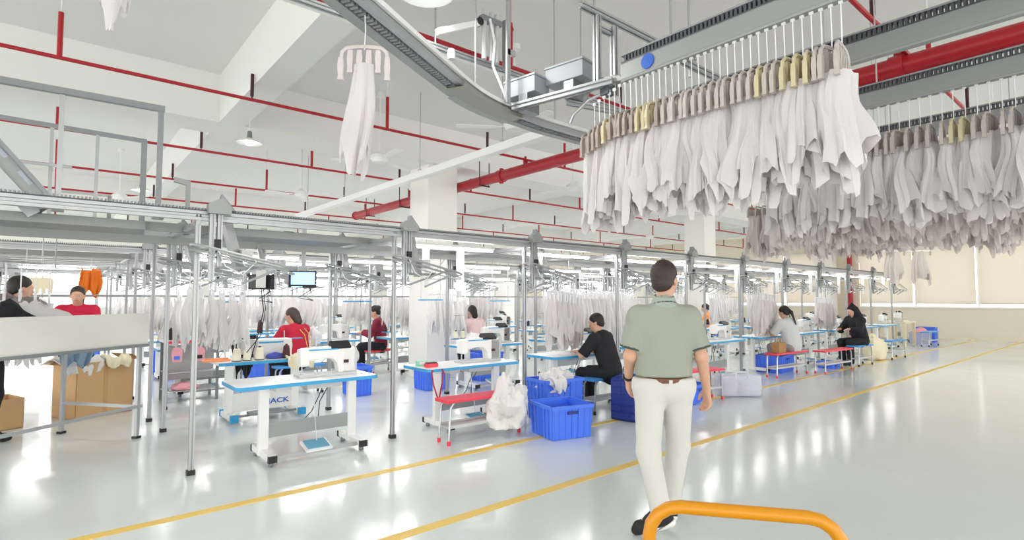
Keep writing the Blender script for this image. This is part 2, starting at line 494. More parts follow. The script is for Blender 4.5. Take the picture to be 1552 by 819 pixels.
# the fat main pipe
MX, MZ = 5.98, 3.63
t = thing('main_pipe', 'thick glossy red fire main running across the hall under the ceiling', 'pipe', (MX, 0, MZ))
G().tube([(0, -2.5, 0), (0, 13.4, 0)], .095, 20).build('pipe', REDPIPE, t, smooth=True)
cm = G().tube([(0, -.06, 0), (0, .06, 0)], .112, 20).box((0, 0, .11), (.05, .05, .05)).box((0, 0, -.11), (.05, .05, .05)).mesh('coupling', REDPIPE, smooth=True)
tm = G().tube([(0, 0, .05), (0, 0, .15)], .04, 10).tube([(0, 0, .15), (0, 0, .22)], .02, 8).mesh('branch', REDPIPE, smooth=True)
um = G().tube([(-.11, 0, 0), (-.11, 0, .34)], .009, 6).tube([(.11, 0, 0), (.11, 0, .34)], .009, 6).box((0, 0, -.1), (.24, .04, .02)).tube([(-.1, 0, -.1), (-.1, 0, 0)], .008, 6).tube([(.1, 0, -.1), (.1, 0, 0)], .008, 6).mesh('pipe_hanger', REDDARK)
for y in (-1.2, 1.5, 4.6, 7.4, 10.2): put('coupling', cm, t, (0, y, 0))
for y in (1.36, 4.05, 6.64, 9.4): put('branch', tm, t, (0, y+.12, 0))
for y in (3.2, 7.9, 10.9, 12.6): put('pipe_hanger', um, t, (0, y, 0))
G().tube([(0, 13.4, 0), (0, 13.44, 0)], .112, 20).build('end_cap', REDPIPE, t, smooth=True)
# red standpipe on the end wall pier
t = thing('standpipe', 'upright red fire pipe standing in front of the end wall pier', 'pipe', (24.8, 8.12, 0))
G().tube([(0, 0, 0), (0, 0, 3.9)], .09, 14).build('pipe', REDPIPE, t, smooth=True)
for z in (.8, 2.4, 3.6): G().tube([(0, 0, z-.05), (0, 0, z+.05)], .11, 14).build('coupling', REDPIPE, t, smooth=True)
# white cable tray
t = thing('cable_tray', 'long white cable tray hanging across the hall beside the red main', 'cable tray', (4.22, 0, 3.3))
G().prism([(-.06, 0), (.06, 0), (.06, .09), (.054, .09), (.054, .006), (-.054, .006), (-.054, .09), (-.06, .09)], 4.4, 12.6, 'xz').build('tray', WHITEP, t)
G().prism([(-.064, .085), (.064, .085), (.064, .095), (-.064, .095)], 4.4, 12.6, 'xz').build('lid', WHITEP, t)
for y in (5.2, 7.2, 10.0, 12.0):
    G().tube([(0, y, .09), (0, y, ZC-3.3)], .006, 6).tube(arc(0, 0, .03, -90, 250, 10) and [(.03*math.cos(a*.6), y, .12+.03*math.sin(a*.6)) for a in range(11)], .006, 5).build('hanger_rod', STEEL, t)
# ceiling fans
fan = thing('ceiling_fan', 'x', 'fan', (0, 0, 0), group='ceiling fans')
G().lathe([(.07, ZC-3.6-.06), (.07, ZC-3.6), (.02, ZC-3.6)], 14).tube([(0, 0, .05), (0, 0, ZC-3.6)], .011, 8).build('down_rod', WHITEP, fan, smooth=True)
G().lathe([(.03, .12), (.06, .09), (.13, .05), (.14, .0), (.1, -.05), (.03, -.06)], 20).build('motor', WHITEP, fan, smooth=True)
bl = G().box((.19, 0, -.01), (.14, .04, .006)).prism([(.24, -.05), (.7, -.07), (.72, -.02), (.72, .05), (.7, .07), (.24, .05)], -.018, -.012).mesh('blade', WHITEP)
for k in range(3): put('blade', bl, fan, (0, 0, 0), rotz=R(25+120*k))
fans = [(3.75, 7.6, 'white ceiling fan in front of the white column'), (3.82, 11.24, 'white ceiling fan beyond the white cable tray'), (7.59, 7.2, 'white ceiling fan beside the end of the hanging row'), (4.3, 5.06, 'white ceiling fan under the bend of the curved rail'),
        (11.83, 7.93, 'white ceiling fan below the near hanging row'), (16.4, 7.4, 'white ceiling fan nearest the roller blinds'), (15.8, 11.35, 'white ceiling fan behind the walking man'), (1.0, 14.0, 'white ceiling fan above the steel gantry')]
for i, (x, y, lab) in enumerate(fans):
    if i == 0: fan.location = (x, y, 3.6); fan['label'] = lab
    else: dup(fan, (x, y, 3.6), R(40*i), lab)
# pendant lamps with their own light
def pendant(x, y, z, s, label):
    t = thing('pendant_lamp', label, 'lamp', (x, y, z), group='white bell pendant lamps')
    t.scale = (s, s, s)
    G().tube([(0, 0, .1), (0, 0, (ZC-z)/s)], .006, 6).build('cord', WHITEP, t)
    G().lathe([(.018, .16), (.03, .15), (.035, .07), (.05, .05)], 12).build('socket', ALUD, t, smooth=True)
    G().lathe([(.05, .055), (.09, .04), (.16, 0), (.165, -.01), (.155, -.006), (.085, .03), (.045, .045)], 24).build('lamp_shade', WHITEP, t, smooth=True)
    G().lathe([(.005, .05), (.03, .04), (.06, .01), (.055, -.02), (.03, -.04), (.004, -.045)], 16).build('bulb', LAMPM, t, smooth=True)
    L = bpy.data.lights.new('lamp_light', 'AREA'); L.shape = 'DISK'; L.size = .3; L.energy = LAMP_POWER; L.color = (1, .985, .96)
    o = bpy.data.objects.new('lamp_light', L); COL.objects.link(o); o.location = (0, 0, -.07); o.parent = t
pendant(2.0, 8.0, 3.62, 1.0, 'white bell pendant lamp hanging above the gantry and the deep beam')
pendant(2.10, 3.52, 3.82, 1.35, 'large white pendant lamp glowing behind the curved rail')
pendant(1.2, 12.2, 3.5, 1.0, 'small white pendant lamp seen behind the gantry uprights')

# ================================================================== overhead garment conveyor
ZR = 3.0
def teeth(g, p0, p1, w, h, pitch, gap=.45):
    p0 = Vector(p0); p1 = Vector(p1); L = (p1-p0).length; n = int(L/pitch); d = (p1-p0)/L
    for i in range(n):
        c = p0+d*(pitch*(i+.5)); u = d*(pitch*(1-gap)/2)
        g.bar(c-u, c+u, w, h)
    return g
def garment_rail(x, y0, y1, label, z=ZR):
    t = thing('garment_rail', label, 'rail', (x, y0, z), group='grey overhead rails that carry the garments')
    L = y1-y0
    G().prism([(-.025, 0), (.025, 0), (.028, .012), (.025, .02), (.025, .125), (.03, .13), (-.03, .13), (-.025, .125), (-.025, .02), (-.028, .012)], 0, L, 'xz').build('beam', RAILGREY, t)
    G().prism([(-.02, .13), (.02, .13), (.02, .145), (-.02, .145)], 0, L, 'xz').build('chain_base', CHAIN, t)
    teeth(G(), (0, 0, .165), (0, L, .165), .042, .04, .028).build('chain_teeth', CHAIN, t, kind='stuff')
    G().prism([(-.026, .185), (.026, .185), (.026, .197), (-.026, .197)], 0, L, 'xz').build('top_strip', CHAINL, t)
    for y in [.4+1.3*i for i in range(int(L/1.3))]:
        G().tube([(0, y, .19), (0, y, ZC-z)], .006, 6).build('drop_rod', STEEL, t)
    return t
RAILS = [(3.05, -1.6, 2.40, 'grey overhead rail with a round blue sticker, carrying the nearest white garments'), (3.95, -1.6, 2.6, 'bare grey overhead rail between the two nearest hanging rows'),
         (5.0, -1.6, 2.9, 'grey overhead rail under the red main, carrying the second garment row'), (6.3, -1.2, 3.2, 'grey overhead rail carrying the third garment row'),
         (7.6, -1.0, 3.9, 'grey overhead rail carrying the fourth garment row'), (8.9, -.6, 3.7, 'grey overhead rail carrying the fifth and farthest garment row')]
rails = [garment_rail(*r) for r in RAILS]
st = G().lathe([(.05, 0), (.052, .004), (.05, .008)], 24, r=rot(ry=R(-90))).build('round_sticker', STICK, rails[0], loc=(-.026, 2.17-(-1.6), .075))
# track end below the first rail
t = thing('track_hook', 'grey bent plate that feeds hangers onto the nearest rail', 'bracket', (3.05, 2.42, 3.0))
G().prism([(-.02, .02), (.0, .06), (.16, .1), (.34, .04), (.36, -.06), (.33, -.06), (.31, .02), (.16, .06)], -.01, .01, 'yz').build('plate', RAILGREY, t)
G().tube([(0, .1, -.01), (0, .3, -.03), (0, .46, -.1), (0, .5, -.16)], .012, 8).build('guide_rod', STEEL, t)

# curved rail
t = thing('curved_rail', 'grey curved overhead conveyor rail with toothed chain bending toward the garments', 'rail', (0, 0, ZR))
cp = [(-1.2, 1.36, 0), (.2, 2.14, 0), (1.06, 2.63, 0), (2.15, 3.25, 0)]
cp += [(2.15+.9*s, 3.25+.9*s*.57-.26*s*s+.02*s, 0) for s in (.15, .3, .45, .6, .75, .9, 1.0)]
e = cp[-1]; cp += [(e[0]+.3, e[1]+.04, 0), (4.15, e[1]+.05, 0)]
G().sweep([(-.10, .0), (-.03, 0), (-.03, .02), (-.035, .1), (-.10, .1)], cp).build('side_beam', RAILGREY, t)
G().sweep([(-.028, .03), (.028, .03), (.028, .05), (-.028, .05)], cp).build('track', CHAINL, t)
G().sweep([(.04, .012), (.085, .012), (.085, .075), (.04, .075)], cp).build('inner_beam', ALU, t)
G().sweep([(.088, .055), (.11, .055), (.11, .085), (.088, .085)], cp).build('edge_strip', WHITEP, t)
g = G()
for a, b in zip(cp, cp[1:]): teeth(g, (a[0], a[1], .02), (b[0], b[1], .02), .045, .03, .035)
g.build('chain_teeth', CHAINL, t, kind='stuff')
gp = [p for p in cp if 1.95 < p[0] < 3.0]
G().sweep([(-.035, -.012), (.12, -.012), (.12, .03), (.112, .03), (.112, -.005), (-.035, -.005)], gp).build('bend_guard', mat('guard plate', S(150, 151, 142), .5, .2), t)
G().sweep([(-.115, -.006), (-.02, -.006), (-.02, .002), (-.107, .002), (-.107, .11), (-.115, .11)], gp[1:]).build('bend_plate', GREYSHEET, t)
for x in (1.0, 2.5, 3.6):
    y = 2.6 if x == 1.0 else (3.42 if x == 2.5 else 3.65)
    G().tube([(x, y, .1), (x, y, ZC-ZR)], .007, 6).build('drop_rod', STEEL, t)
# upper rail with air cylinders behind the bend
t = thing('upper_rail', 'slim grey rail running above and behind the curved rail', 'rail', (0, 3.86, 3.6))
slot = [(a, b) for a, b in PROFILE]
G().prism([(a, b) for a, b in PROFILE], .9, 5.2, 'yz').build('profile', ALU, t)
G().box((3.0, .05, -.01), (4.4, .04, .015)).build('under_strip', WHITEP, t)
for x in (1.5, 2.4, 4.2): G().tube([(x, 0, .02), (x, 0, ZC-3.6)], .007, 6).build('drop_rod', STEEL, t)
t = thing('air_cylinder_unit', 'white air cylinder unit hanging over the bend of the curved rail', 'machine part', (2.75, 3.72, 3.62))
G().bar((-.42, 0, .03), (0.0, 0, .24), .05).build('slanted_arm', WHITEP, t, bev=.006)
G().lathe([(.035, -.03), (.035, .03)], 14, c=(0, 0, .25), r=rot(rx=R(90))).build('pivot', BLACKP, t)
for x in (.06, .14, .2): G().tube([(x, 0, -.06), (x, 0, .38)], .024, 10).build('cylinder', MACHG, t, smooth=True)
G().box((.13, 0, .3), (.22, .06, .05)).build('clamp_block', ALUD, t, bev=.004)
G().bar((.3, .0, -.1), (.3, 0, .36), .04).build('side_profile', ALUD, t)
G().tube([(.1, -.03, .3), (.14, -.05, .1), (.12, -.05, -.12), (.3, -.05, -.42), (.5, -.05, -.5)], .012, 8).build('air_hose', HANGW, t, smooth=True)
G().lathe([(.03, -.04), (.036, 0), (.03, .04)], 10, c=(-.28, 0, -.12)).build('filter_bowl', MACHG, t, smooth=True)

# H frame of slotted profiles beside the near rail
t = thing('profile_frame', 'H-shaped frame of slotted aluminium profiles beside the blue sticker', 'frame', (0, 0, 0))
def prof(p0, p1, name='profile', m=ALU, s=1.0, par=None):
    p0 = Vector(p0); p1 = Vector(p1); d = (p1-p0); L = d.length
    g = G().prism([(a*s, b*s) for a, b in PROFILE], 0, L)
    q = d.normalized().to_track_quat('Z', 'Y').to_matrix()
    g.v = [tuple(q @ Vector(v)+p0) for v in g.v]
    return g.build(name, m, par or t)
prof((3.03, 2.62, 3.02), (3.03, 2.62, 3.58), 'upright', s=1.15); prof((3.20, 2.60, 3.0), (3.20, 2.60, 3.54), 'upright', s=1.15)
prof((2.86, 2.62, 3.60), (4.35, 2.62, 3.60), 'top_bar', s=1.15); prof((2.84, 3.36, 3.04), (3.04, 2.48, 3.04), 'low_bar', s=1.3); prof((3.03, 2.62, 3.49), (3.2, 2.62, 3.49), 'short_bar')
prof((3.1, 2.0, 3.06), (4.3, 2.0, 3.06), 'cross_bar'); prof((3.1, 3.0, 3.04), (4.4, 2.7, 3.04), 'cross_bar')
for x in (3.0, 3.5, 3.75): G().tube([(x, 2.62 if x < 3.4 else 2.3, 3.62 if x < 3.4 else 3.2), (x, 2.62 if x < 3.4 else 2.3, ZC)], .011, 6).build('drop_rod', STEEL, t)
G().box((3.07, 2.56, 3.0), (.08, .08, .08)).build('clamp_block', CHAIN, t, bev=.006); G().box((3.2, 2.57, 3.12), (.12, .05, .04)).build('clamp_plate', MACHG, t)
t = thing('steel_hanger_post', 'thin upright steel strip hanging in front of the grey control boxes', 'bracket', (2.76, 3.33, 3.15))
G().box((0, 0, .55), (.035, .02, 1.3)).build('strip', STEEL, t); G().box((.03, 0, .32), (.08, .02, .05)).build('foot_plate', STEEL, t)
t = thing('red_drop_pipe', 'short upright red pipe behind the white air cylinders', 'pipe', (3.35, 4.03, 3.78))
G().tube([(0, 0, 0), (0, 0, .8)], .022, 8).lathe([(.03, .3), (.05, .34), (.03, .4)], 10).build('pipe', REDPIPE, t, smooth=True)
BOXG = mat('box grey', S(156, 161, 166), .5, .05, var=.02)
def control_box(loc, rz, s, label):
    t = thing('control_box', label, 'box', loc, rz, group='grey control boxes by the curved rail')
    G().box((0, 0, -.015), (s, s*.62, .13)).build('body', BOXG, t, bev=.006)
    G().box((0, 0, .06), (s+.012, s*.62+.012, .018)).build('lid', BOXG, t, bev=.004)
    G().box((0, -s*.31-.004, .0), (s*.6, .006, .01)).build('seam_strip', CHAINL, t)
    G().box((-.04, .02, -.15), (.09, .16, .15)).build('mount_bracket', ALUD, t)
control_box((3.17, 3.02, 3.29), R(100), .36, 'larger grey control box mounted nearer the H-shaped frame')
control_box((2.96, 3.33, 3.215), R(100), .32, 'smaller grey control box mounted beside the thin steel strip')

# ------------------------------------------------------------------ hangers and garments
def garment_mesh(seed, w, d, h, name='garment', m=GARM):
    """a thin garment gathered in a clip: pleated tube of cloth, folds and an uneven hem with hanging corners"""
    rnd = random.Random(seed); n, nz = 52, 11; vs = []
    ph, tp, p3, p4 = (rnd.uniform(0, 6.28) for _ in range(4)); k1 = rnd.choice((3, 4, 5)); k2 = rnd.choice((8, 9, 11)); k4 = rnd.choice((14, 16, 17))
    lean = rnd.uniform(-.05, .05); top = rnd.uniform(.55, .85); bend = rnd.uniform(-.03, .03); kink = rnd.uniform(.3, .7)
    for j in range(nz+1):
        t = j/nz
        s = top+(1-top)*min(1, t*2.2)+.1*math.sin(t*6+ph)*t-.16*max(0, t-.6)
        puff = math.exp(-((t-kink)/.12)**2)
        for i in range(n):
            q = 2*math.pi*i/n
            pl = 1+(.12+.25*t)*math.sin(k1*q+ph+t*1.6)+(.08+.16*t)*math.sin(k2*q-ph*2+t*2.2)+.15*puff*math.sin(5*q+p4)+.14*min(1, .3+t)*math.sin(k4*q+p3+t*3)
            L = h*(.80+.10*math.sin(2*q+tp)+.075*math.sin(3*q+p3)+.05*math.sin(5*q+ph)+.03*math.sin(9*q+p4))
            vs.append((w/2*s*math.cos(q)*(.75+.25*pl)+lean*t, d/2*math.sin(q)*pl*(.75+.6*t)+bend*math.sin(t*5), -L*t+.012*puff*math.sin(4*q+tp)))
    fs = [(j*n+i, j*n+(i+1) % n, (j+1)*n+(i+1) % n, (j+1)*n+i) for j in range(nz) for i in range(n)]
    fs += [tuple(range(n))[::-1]]
    g = G().add(vs, fs)
    mid = [(v[0]*.9, v[1]*.6, v[2]*.82) for v in vs[nz*n:]]
    g.add(vs[nz*n:]+mid, [(i, (i+1) % n, n+(i+1) % n, n+i) for i in range(n)]+[tuple(range(n, 2*n))])
    return g.mesh(name, m, smooth=True)
GV = [garment_mesh(s, .25, .12, .63) for s in range(12)]
GVG = [garment_mesh(s+40, .27, .13, .56, m=GARM2) for s in range(8)]
GS = [garment_mesh(s+80, .2, .09, .62, m=GARM3) for s in range(6)]
# clip hanger: hook, arched bar, six clips
hook_m = G().tube([(0, 0, .0), (0, .0, -.05), (.004, 0, -.14), (0, 0, -.245)], .0032, 6).box((0, 0, .005), (.014, .02, .02)).mesh('hook', HANGW)
ab = [(-.125, -.31), (-.12, -.26), (-.095, -.237), (-.05, -.23), (0, -.228), (.05, -.23), (.095, -.237), (.12, -.26), (.125, -.31)]
bar_m = {}
for key, mm in (('c', CLIP), ('y', CLIPY), ('p', CLIPP), ('o', CLIPO), ('b', CLIPB)):
    bar_m[key] = (G().tube([(x, 0, z) for x, z in ab], .011, 6).mesh('bar', mm, smooth=True), G().add([(x*a, y*a*.8, z) for z, a in ((0, .012), (-.05, .016), (-.1, .013), (-.125, .016)) for x, y in ((-1, -1), (1, -1), (1, 1), (-1, 1))], [(3, 2, 1, 0), (12, 13, 14, 15)]+[(4*j+i, 4*j+(i+1) % 4, 4*j+4+(i+1) % 4, 4*j+4+i) for j in range(3) for i in range(4)]).mesh('clip', mm))
def hanger_proto(key, clips=6, label='x', group=None):
    t = thing('clip_hanger', label, 'hanger', (0, 0, 0), group=group)
    put('hook', hook_m, t); put('bar', bar_m[key][0], t)
    for i in range(clips):
        x = -.125+.25*i/(clips-1)
        put('clip', bar_m[key][1], t, (x, 0, -.25 if 0 < i < clips-1 else -.29))
    return t
protos = {k: hanger_proto(k, 6) for k in 'cypb'}
used = set()
def place_hanger(key, loc, rz, label, group):
    if key not in used:
        used.add(key); o = protos[key]; o.location = loc; o.rotation_euler.z = rz; tag(o, label, 'hanger', group); return o
    return dup(protos[key], loc, rz, label, group)
rnd = random.Random(3)
def garment(me, loc, rz, label, group, sc=1.0):
    o = put('garment', me, None, loc, rotz=rz); o.scale = (1, 1, sc)
    return tag(o, label, 'garment', group)
# the first row, beside the camera aisle
N1 = 36
KW = {'y': 'yellowed', 'c': 'greyish', 'b': 'taupe brown'}
for i in range(N1):
    y = 2.67-1.67*i/(N1-1); z = ZR-.01 if y < 2.42 else ZR-.01-(y-2.42)*.3
    key = 'y' if i in (4, 10, 11, 12, 27, 30, 31, 32) else ('b' if i < 14 else 'c')
    a = R(rnd.uniform(-9, 9))
    place_hanger(key, (3.05, y, z), a, '%s clip hanger, %s from the bent plate in the nearest overhead row' % (KW[key], nth_word(i+1)), 'clip hangers in the nearest overhead row')
    garment(rnd.choice(GV), (3.05, y, z-.37), a+R(rnd.choice((0, 180))+rnd.uniform(-30, 30)), 'white garment, %s from the bent plate in the nearest overhead row' % nth_word(i+1), 'white garments in the nearest overhead row', rnd.uniform(.88, 1.06))
# second row
N2 = 36
for i in range(N2):
    y = 2.2-2.35*i/(N2-1); a = R(rnd.uniform(-8, 8)); key = 'y' if i in (19, 20) else 'c'
    place_hanger(key, (5.0, y, ZR-.005), a, '%s clip hanger, %s from the inner end of the second overhead row' % (KW[key], nth_word(i+1)), 'clip hangers in the second overhead row')
    garment(rnd.choice(GV), (5.0, y, ZR-.365), a+R(rnd.uniform(-25, 25)), 'white garment under the red main, %s from the inner end of the second overhead row' % nth_word(i+1), 'white garments in the second overhead row', rnd.uniform(.86, 1.02))
for nm, x, y0, y1, n in (('third', 6.3, .2, 2.75, 32), ('fourth', 7.6, .6, 3.7, 36), ('fifth', 8.9, 1.1, 3.4, 24)):
    bm_ = G(); 
    for i in range(n):
        y = y1-(y1-y0)*i/(n-1); a = R(rnd.uniform(-10, 10))
        garment(rnd.choice(GVG), (x, y, ZR-.365), a, 'greyish white garment, %s from the inner end of the %s overhead row' % (nth_word(i+1), nm), 'greyish white garments in the %s overhead row' % nm, rnd.uniform(.9, 1.2))
        if i == 0:
            g = G(); g.tube([(0, 0, 0), (0, 0, -.24)], .0045, 5).tube([(p, 0, z) for p, z in ab], .011, 5)
            for c in range(6): g.box((-.125+.05*c, 0, -.32), (.026, .02, .12))
            hm_ = g.mesh('clip_hanger', CLIP)
        o = put('clip_hanger', hm_, None, (x, y, ZR-.005), rotz=a)
        tag(o, 'greyish clip hanger, %s from the inner end of the %s overhead row' % (nth_word(i+1), nm), 'hanger', 'greyish clip hangers in the %s overhead row' % nm)
# the lone hanger on the curved rail
place_hanger('p', (1.245, 2.72, ZR+.06), R(-38), 'pinkish six-clip hanger hanging alone from the curved rail', None)
lg = garment_mesh(5, .17, .1, .66)
tag(put('garment', lg, None, (1.245, 2.72, ZR-.27), rotz=R(-38)), 'long white garment hanging alone under the curved rail', 'garment').scale = (.9, .9, 1.0)
place_hanger('p', (.15, 2.11, ZR), R(-38), 'pinkish clip hanger near the start of the curved rail, above the gantry', None)
tag(put('garment', garment_mesh(11, .07, .05, .4), None, (.15, 2.11, 2.71), rotz=R(-30)), 'narrow white garment dangling above the gantry, near the start of the curved rail', 'garment')
# two lone hangers by the blinds
for i, (x, y) in enumerate(((13.2, 3.5), (13.55, 3.15))):
    o = put('garment', GVG[i], None, (x, y, 2.42), rotz=R(-40)); o.scale = (1.3, 1, 1.25)
    tag(o, ('longer' if i == 0 else 'shorter')+' grey white garment hanging alone before the roller blinds', 'garment', 'lone garments before the blinds')
t = thing('drop_rack', 'pale rack bar with clips hanging before the roller blinds', 'rack', (13.4, 3.3, 2.45))
G().bar((-.35, .35, 0), (.35, -.35, 0), .03).build('bar', HANGW, t)
for k in range(6): G().box((-.3+.12*k, .3-.12*k, -.05), (.03, .03, .09)).build('clip', CLIPY, t)
for s in (-1, 1): G().tube([(.3*s, -.3*s, 0), (.3*s, -.3*s, ZC-2.46)], .005, 5).build('drop_rod', STEEL, t)

# ================================================================== sewing lines
PX0, PITCH_X = 0.93, 1.86
LINES = [  # name, front posts, back posts, bays
    ('front line', 5.28, 7.15, range(0, 11)), ('second line', 9.75, 11.6, range(0, 11)),
    ('third line', 14.2, 16.05, range(-1, 11)), ('fourth line', 18.7, 20.5, range(-1, 11))]
def bayx(k): return PX0+PITCH_X*k
pm = slotpost(G(), 0, 0, .03, 2.2).mesh('post', ALU); pf = G().box((0, 0, .02), (.062, .062, .04)).mesh('foot', BLACKP, .004)
def post(x, y, label, group, h=1.0):
    t = thing('aluminium_post', label, 'post', (x, y, 0), group=group)
    put('upright', pm, t).scale.z = h; put('foot', pf, t)
    return t
def nth(i): return ORD[i]
for name, yf, yb, ks in LINES:
    ks = list(ks); x0 = bayx(ks[0])-1.9; x1 = bayx(ks[-1])+1.0
    for k in ks:
        i = k-ks[0]
        post(bayx(k), yf, 'slotted aluminium post with black foot, %s in the front row of the %s' % (nth(i), name), 'aluminium posts of the '+name)
        post(bayx(k)+.05, yb, 'slotted aluminium post with black foot, %s in the rear row of the %s' % (nth(i), name), 'aluminium posts of the '+name)
    t = thing('conveyor_track', 'long grey overhead conveyor track of the '+name+' with toothed chain', 'conveyor', (0, yf, 2.2), group='overhead conveyor tracks of the sewing lines')
    W_ = yb-yf
    G().prism([(-.03, -.06), (.03, -.06), (.03, -.035), (.02, -.03), (.02, -.01), (.03, -.005), (.03, .02), (-.03, .02), (-.03, -.005), (-.02, -.01), (-.02, -.03), (-.03, -.035)], x0, x1, 'yz').build('front_rail', ALU, t)
    G().prism([(-.026, .02), (.026, .02), (.026, .032), (-.026, .032)], x0, x1, 'yz').build('chain_base', CHAIN, t)
    if yf > 9:
        for yy_ in (-.15, W_-.1): G().tube([(x0, yy_, -.68), (x1, yy_, -.68)], .01, 6).build('garment_bar', ALU, t)
    if yf < 12: teeth(G(), (x0, 0, .04), (x1 if yf < 9 else 9, 0, .04), .05, .018, .024).build('chain_teeth', CHAINL, t, kind='stuff')
    G().prism([(-.03, -.06), (.03, -.06), (.03, .02), (-.03, .02)], x0, x1, 'yz').build('rear_rail', ALU, t, loc=(0, W_, 0))
    G().prism([(-.025, -.05), (.025, -.05), (.025, .03), (-.025, .03)], x0, x1, 'yz').build('middle_rail', RAILGREY, t, loc=(0, .62, -.06))
    if yf < 9:
        G().prism([(-.025, -.05), (.025, -.05), (.025, .03), (-.025, .03)], x0, x1, 'yz').build('middle_rail', RAILGREY, t, loc=(0, 1.3, -.12))
    for yy_, zz_ in ((.34, .02), (W_+.38, -.06)): G().box(((x0+x1)/2, yy_, zz_), (x1-x0, .03, .03)).build('lamp_rail', ALU, t)
    cb = G().box((0, W_/2+.2, -.08), (.04, W_+.44, .04)).mesh('cross_bar', ALU)
    for k in ks: put('cross_bar', cb, t, (bayx(k), 0, 0))
# grey sheet trays under the track at the head of the front line
for k, (x0, x1) in enumerate(((-1.0, .6), (1.1, 2.55))):
    t = thing('sheet_tray', ('grey sheet metal tray under the track, above the long white cutting table', 'grey sheet metal tray under the track, above the hanging monitors')[k], 'tray', ((x0+x1)/2, 5.95, 2.08), group='grey trays under the conveyor track')
    G().box((0, 0, 0), (x1-x0, .5, .012)).build('sheet', mat('tray grey with shade', S(138, 143, 143), .5, .2, var=.03), t)  # sheet colour darkened to hold the shading under the track
    G().box((0, -.25, .03), (x1-x0, .012, .07)).box((0, .25, .03), (x1-x0, .012, .07)).build('lip', RAILGREY, t)
    G().box((.25, .0, .045), (.26, .18, .08)).build('motor_box', MACHG, t, bev=.006); G().box((.06, 0, .05), (.1, .1, .1)).build('motor', BLACKP, t, bev=.008)  # black motor block added to darken the shaded gaps
# hanging stations: mast, slanted lift and tilted loop
st0 = thing('hanging_station', 'x', 'hanging station', (0, 0, 0))
def stadium(L, w, z0, z1, y, n=8):
    pts = []
    for i in range(n+1): a = R(90+180*i/n); pts.append((w*math.cos(a), w*math.sin(a)))
    for i in range(n+1): a = R(-90+180*i/n); pts.append((L+w*math.cos(a), w*math.sin(a)))
    return [(p[0], p[1]+y, z0+(z1-z0)*(p[0]+w)/(L+2*w)) for p in pts]
slotpost(slotpost(G(), .06, -.04, 1.62, 2.3, 1.15), .12, -.04, 1.75, 2.26).build('mast', ALU, st0)
G().prism([(.02, 2.2), (.2, 2.2), (.2, 2.26), (.14, 2.33), (.1, 2.33), (.02, 2.28)], -.1, .0, 'xz').build('cap_plate', RAILGREY, st0)
G().bar((.16, .06, 2.2), (.3, .1, 1.72), .07, .035).bar((.2, .06, 2.2), (.34, .1, 1.72), .012, .06).build('lift_channel', ALU, st0)
G().add([(.1, -.06, 2.24), (.24, -.06, 2.24), (.13, -.06, 2.38), (.1, .02, 2.24), (.24, .02, 2.24), (.13, .02, 2.38)], [(0, 1, 2), (3, 5, 4), (0, 3, 4, 1), (1, 4, 5, 2), (2, 5, 3, 0)]).build('chain_cover', CHAINL, st0)
lp = stadium(.62, .11, 1.92, 1.74, -.12)
G().tube(lp, .012, 6, closed=True).tube([(p[0], p[1]*.9-.012, p[2]-.045) for p in lp], .008, 5, closed=True).build('loop_rail', ALU, st0, smooth=True)
G().box((.3, -.02, 1.74), (.34, .02, .025)).bar((.5, -.1, 1.76), (.12, -.03, 1.62), .03, .02).bar((.55, -.16, 1.72), (.3, -.06, 1.6), .02, .02).build('loop_bracket', ALUD, st0)
G().box((.36, .04, 1.86), (.1, .08, .1)).build('drive_box', MACHG, st0, bev=.006)
G().box((.1, -.07, 1.94), (.05, .03, .08)).build('sensor', BLACKP, st0)
G().tube([(.1, -.07, 1.9), (.16, -.1, 1.75), (.3, -.1, 1.68), (.42, -.06, 1.8), (.38, .02, 1.9)], .006, 5).build('cable', HANGW, st0)
first = True
for name, yf, yb, ks in LINES[:3]:
    ks = list(ks)
    for side, yy in (('front', yf), ('rear', yb)):
        if name == 'third line' and side == 'rear': continue
        for k in ks:
            lab = 'silvery lift mast with tilted hanger loop, %s on the %s side of the %s' % (nth(k-ks[0]), side, name)
            if first: st0.location = (bayx(k)+.04, yy, 0); tag(st0, lab, 'hanging station', 'lift masts with hanger loops'); first = False
            else: dup(st0, (bayx(k)+.04, yy, 0), 0, lab, 'lift masts with hanger loops')
# LED tubes
led = thing('led_tube_lamp', 'x', 'lamp', (0, 0, 0))
G().box((0, 0, .022), (1.24, .05, .03)).build('housing', WHITEP, led); G().tube([(-.6, 0, -.006), (.6, 0, -.006)], .018, 8).build('tube', TUBEM, led, smooth=True)
G().tube([(-.4, 0, .03), (-.4, 0, .12)], .005, 5).tube([(.4, 0, .03), (.4, 0, .12)], .005, 5).build('hanger_wire', STEEL, led)
first = True
for name, yf, yb, ks in LINES:
    ks = list(ks)
    for side, yy, zz in (('front', yf+.34, 2.1), ('rear', yb+.38, 2.02)):
        for k in ks:
            if name == 'front line' and side == 'front' and k == 0: continue
            lab = 'glowing white LED tube lamp over the %s bay, %s side of the %s' % (nth(k-ks[0]), side, name)
            p = (bayx(k)+1.0, yy, zz)
            if first: led.location = p; tag(led, lab, 'lamp', 'glowing LED tube lamps'); first = False
            else: dup(led, p, 0, lab, 'glowing LED tube lamps')
# white drop boxes of the lamps (cable ducts)
duct = G().box((0, 0, 0), (.07, .05, .5)).mesh('cable_duct', WHITEP)
for k in range(1, 11):
    tag(put('cable_duct', duct, None, (bayx(k)+.62, 5.66, 1.86)), 'short white upright cable duct under the LED tube of the %s front bay' % nth(k), 'duct', 'white cable ducts under the LED tubes')

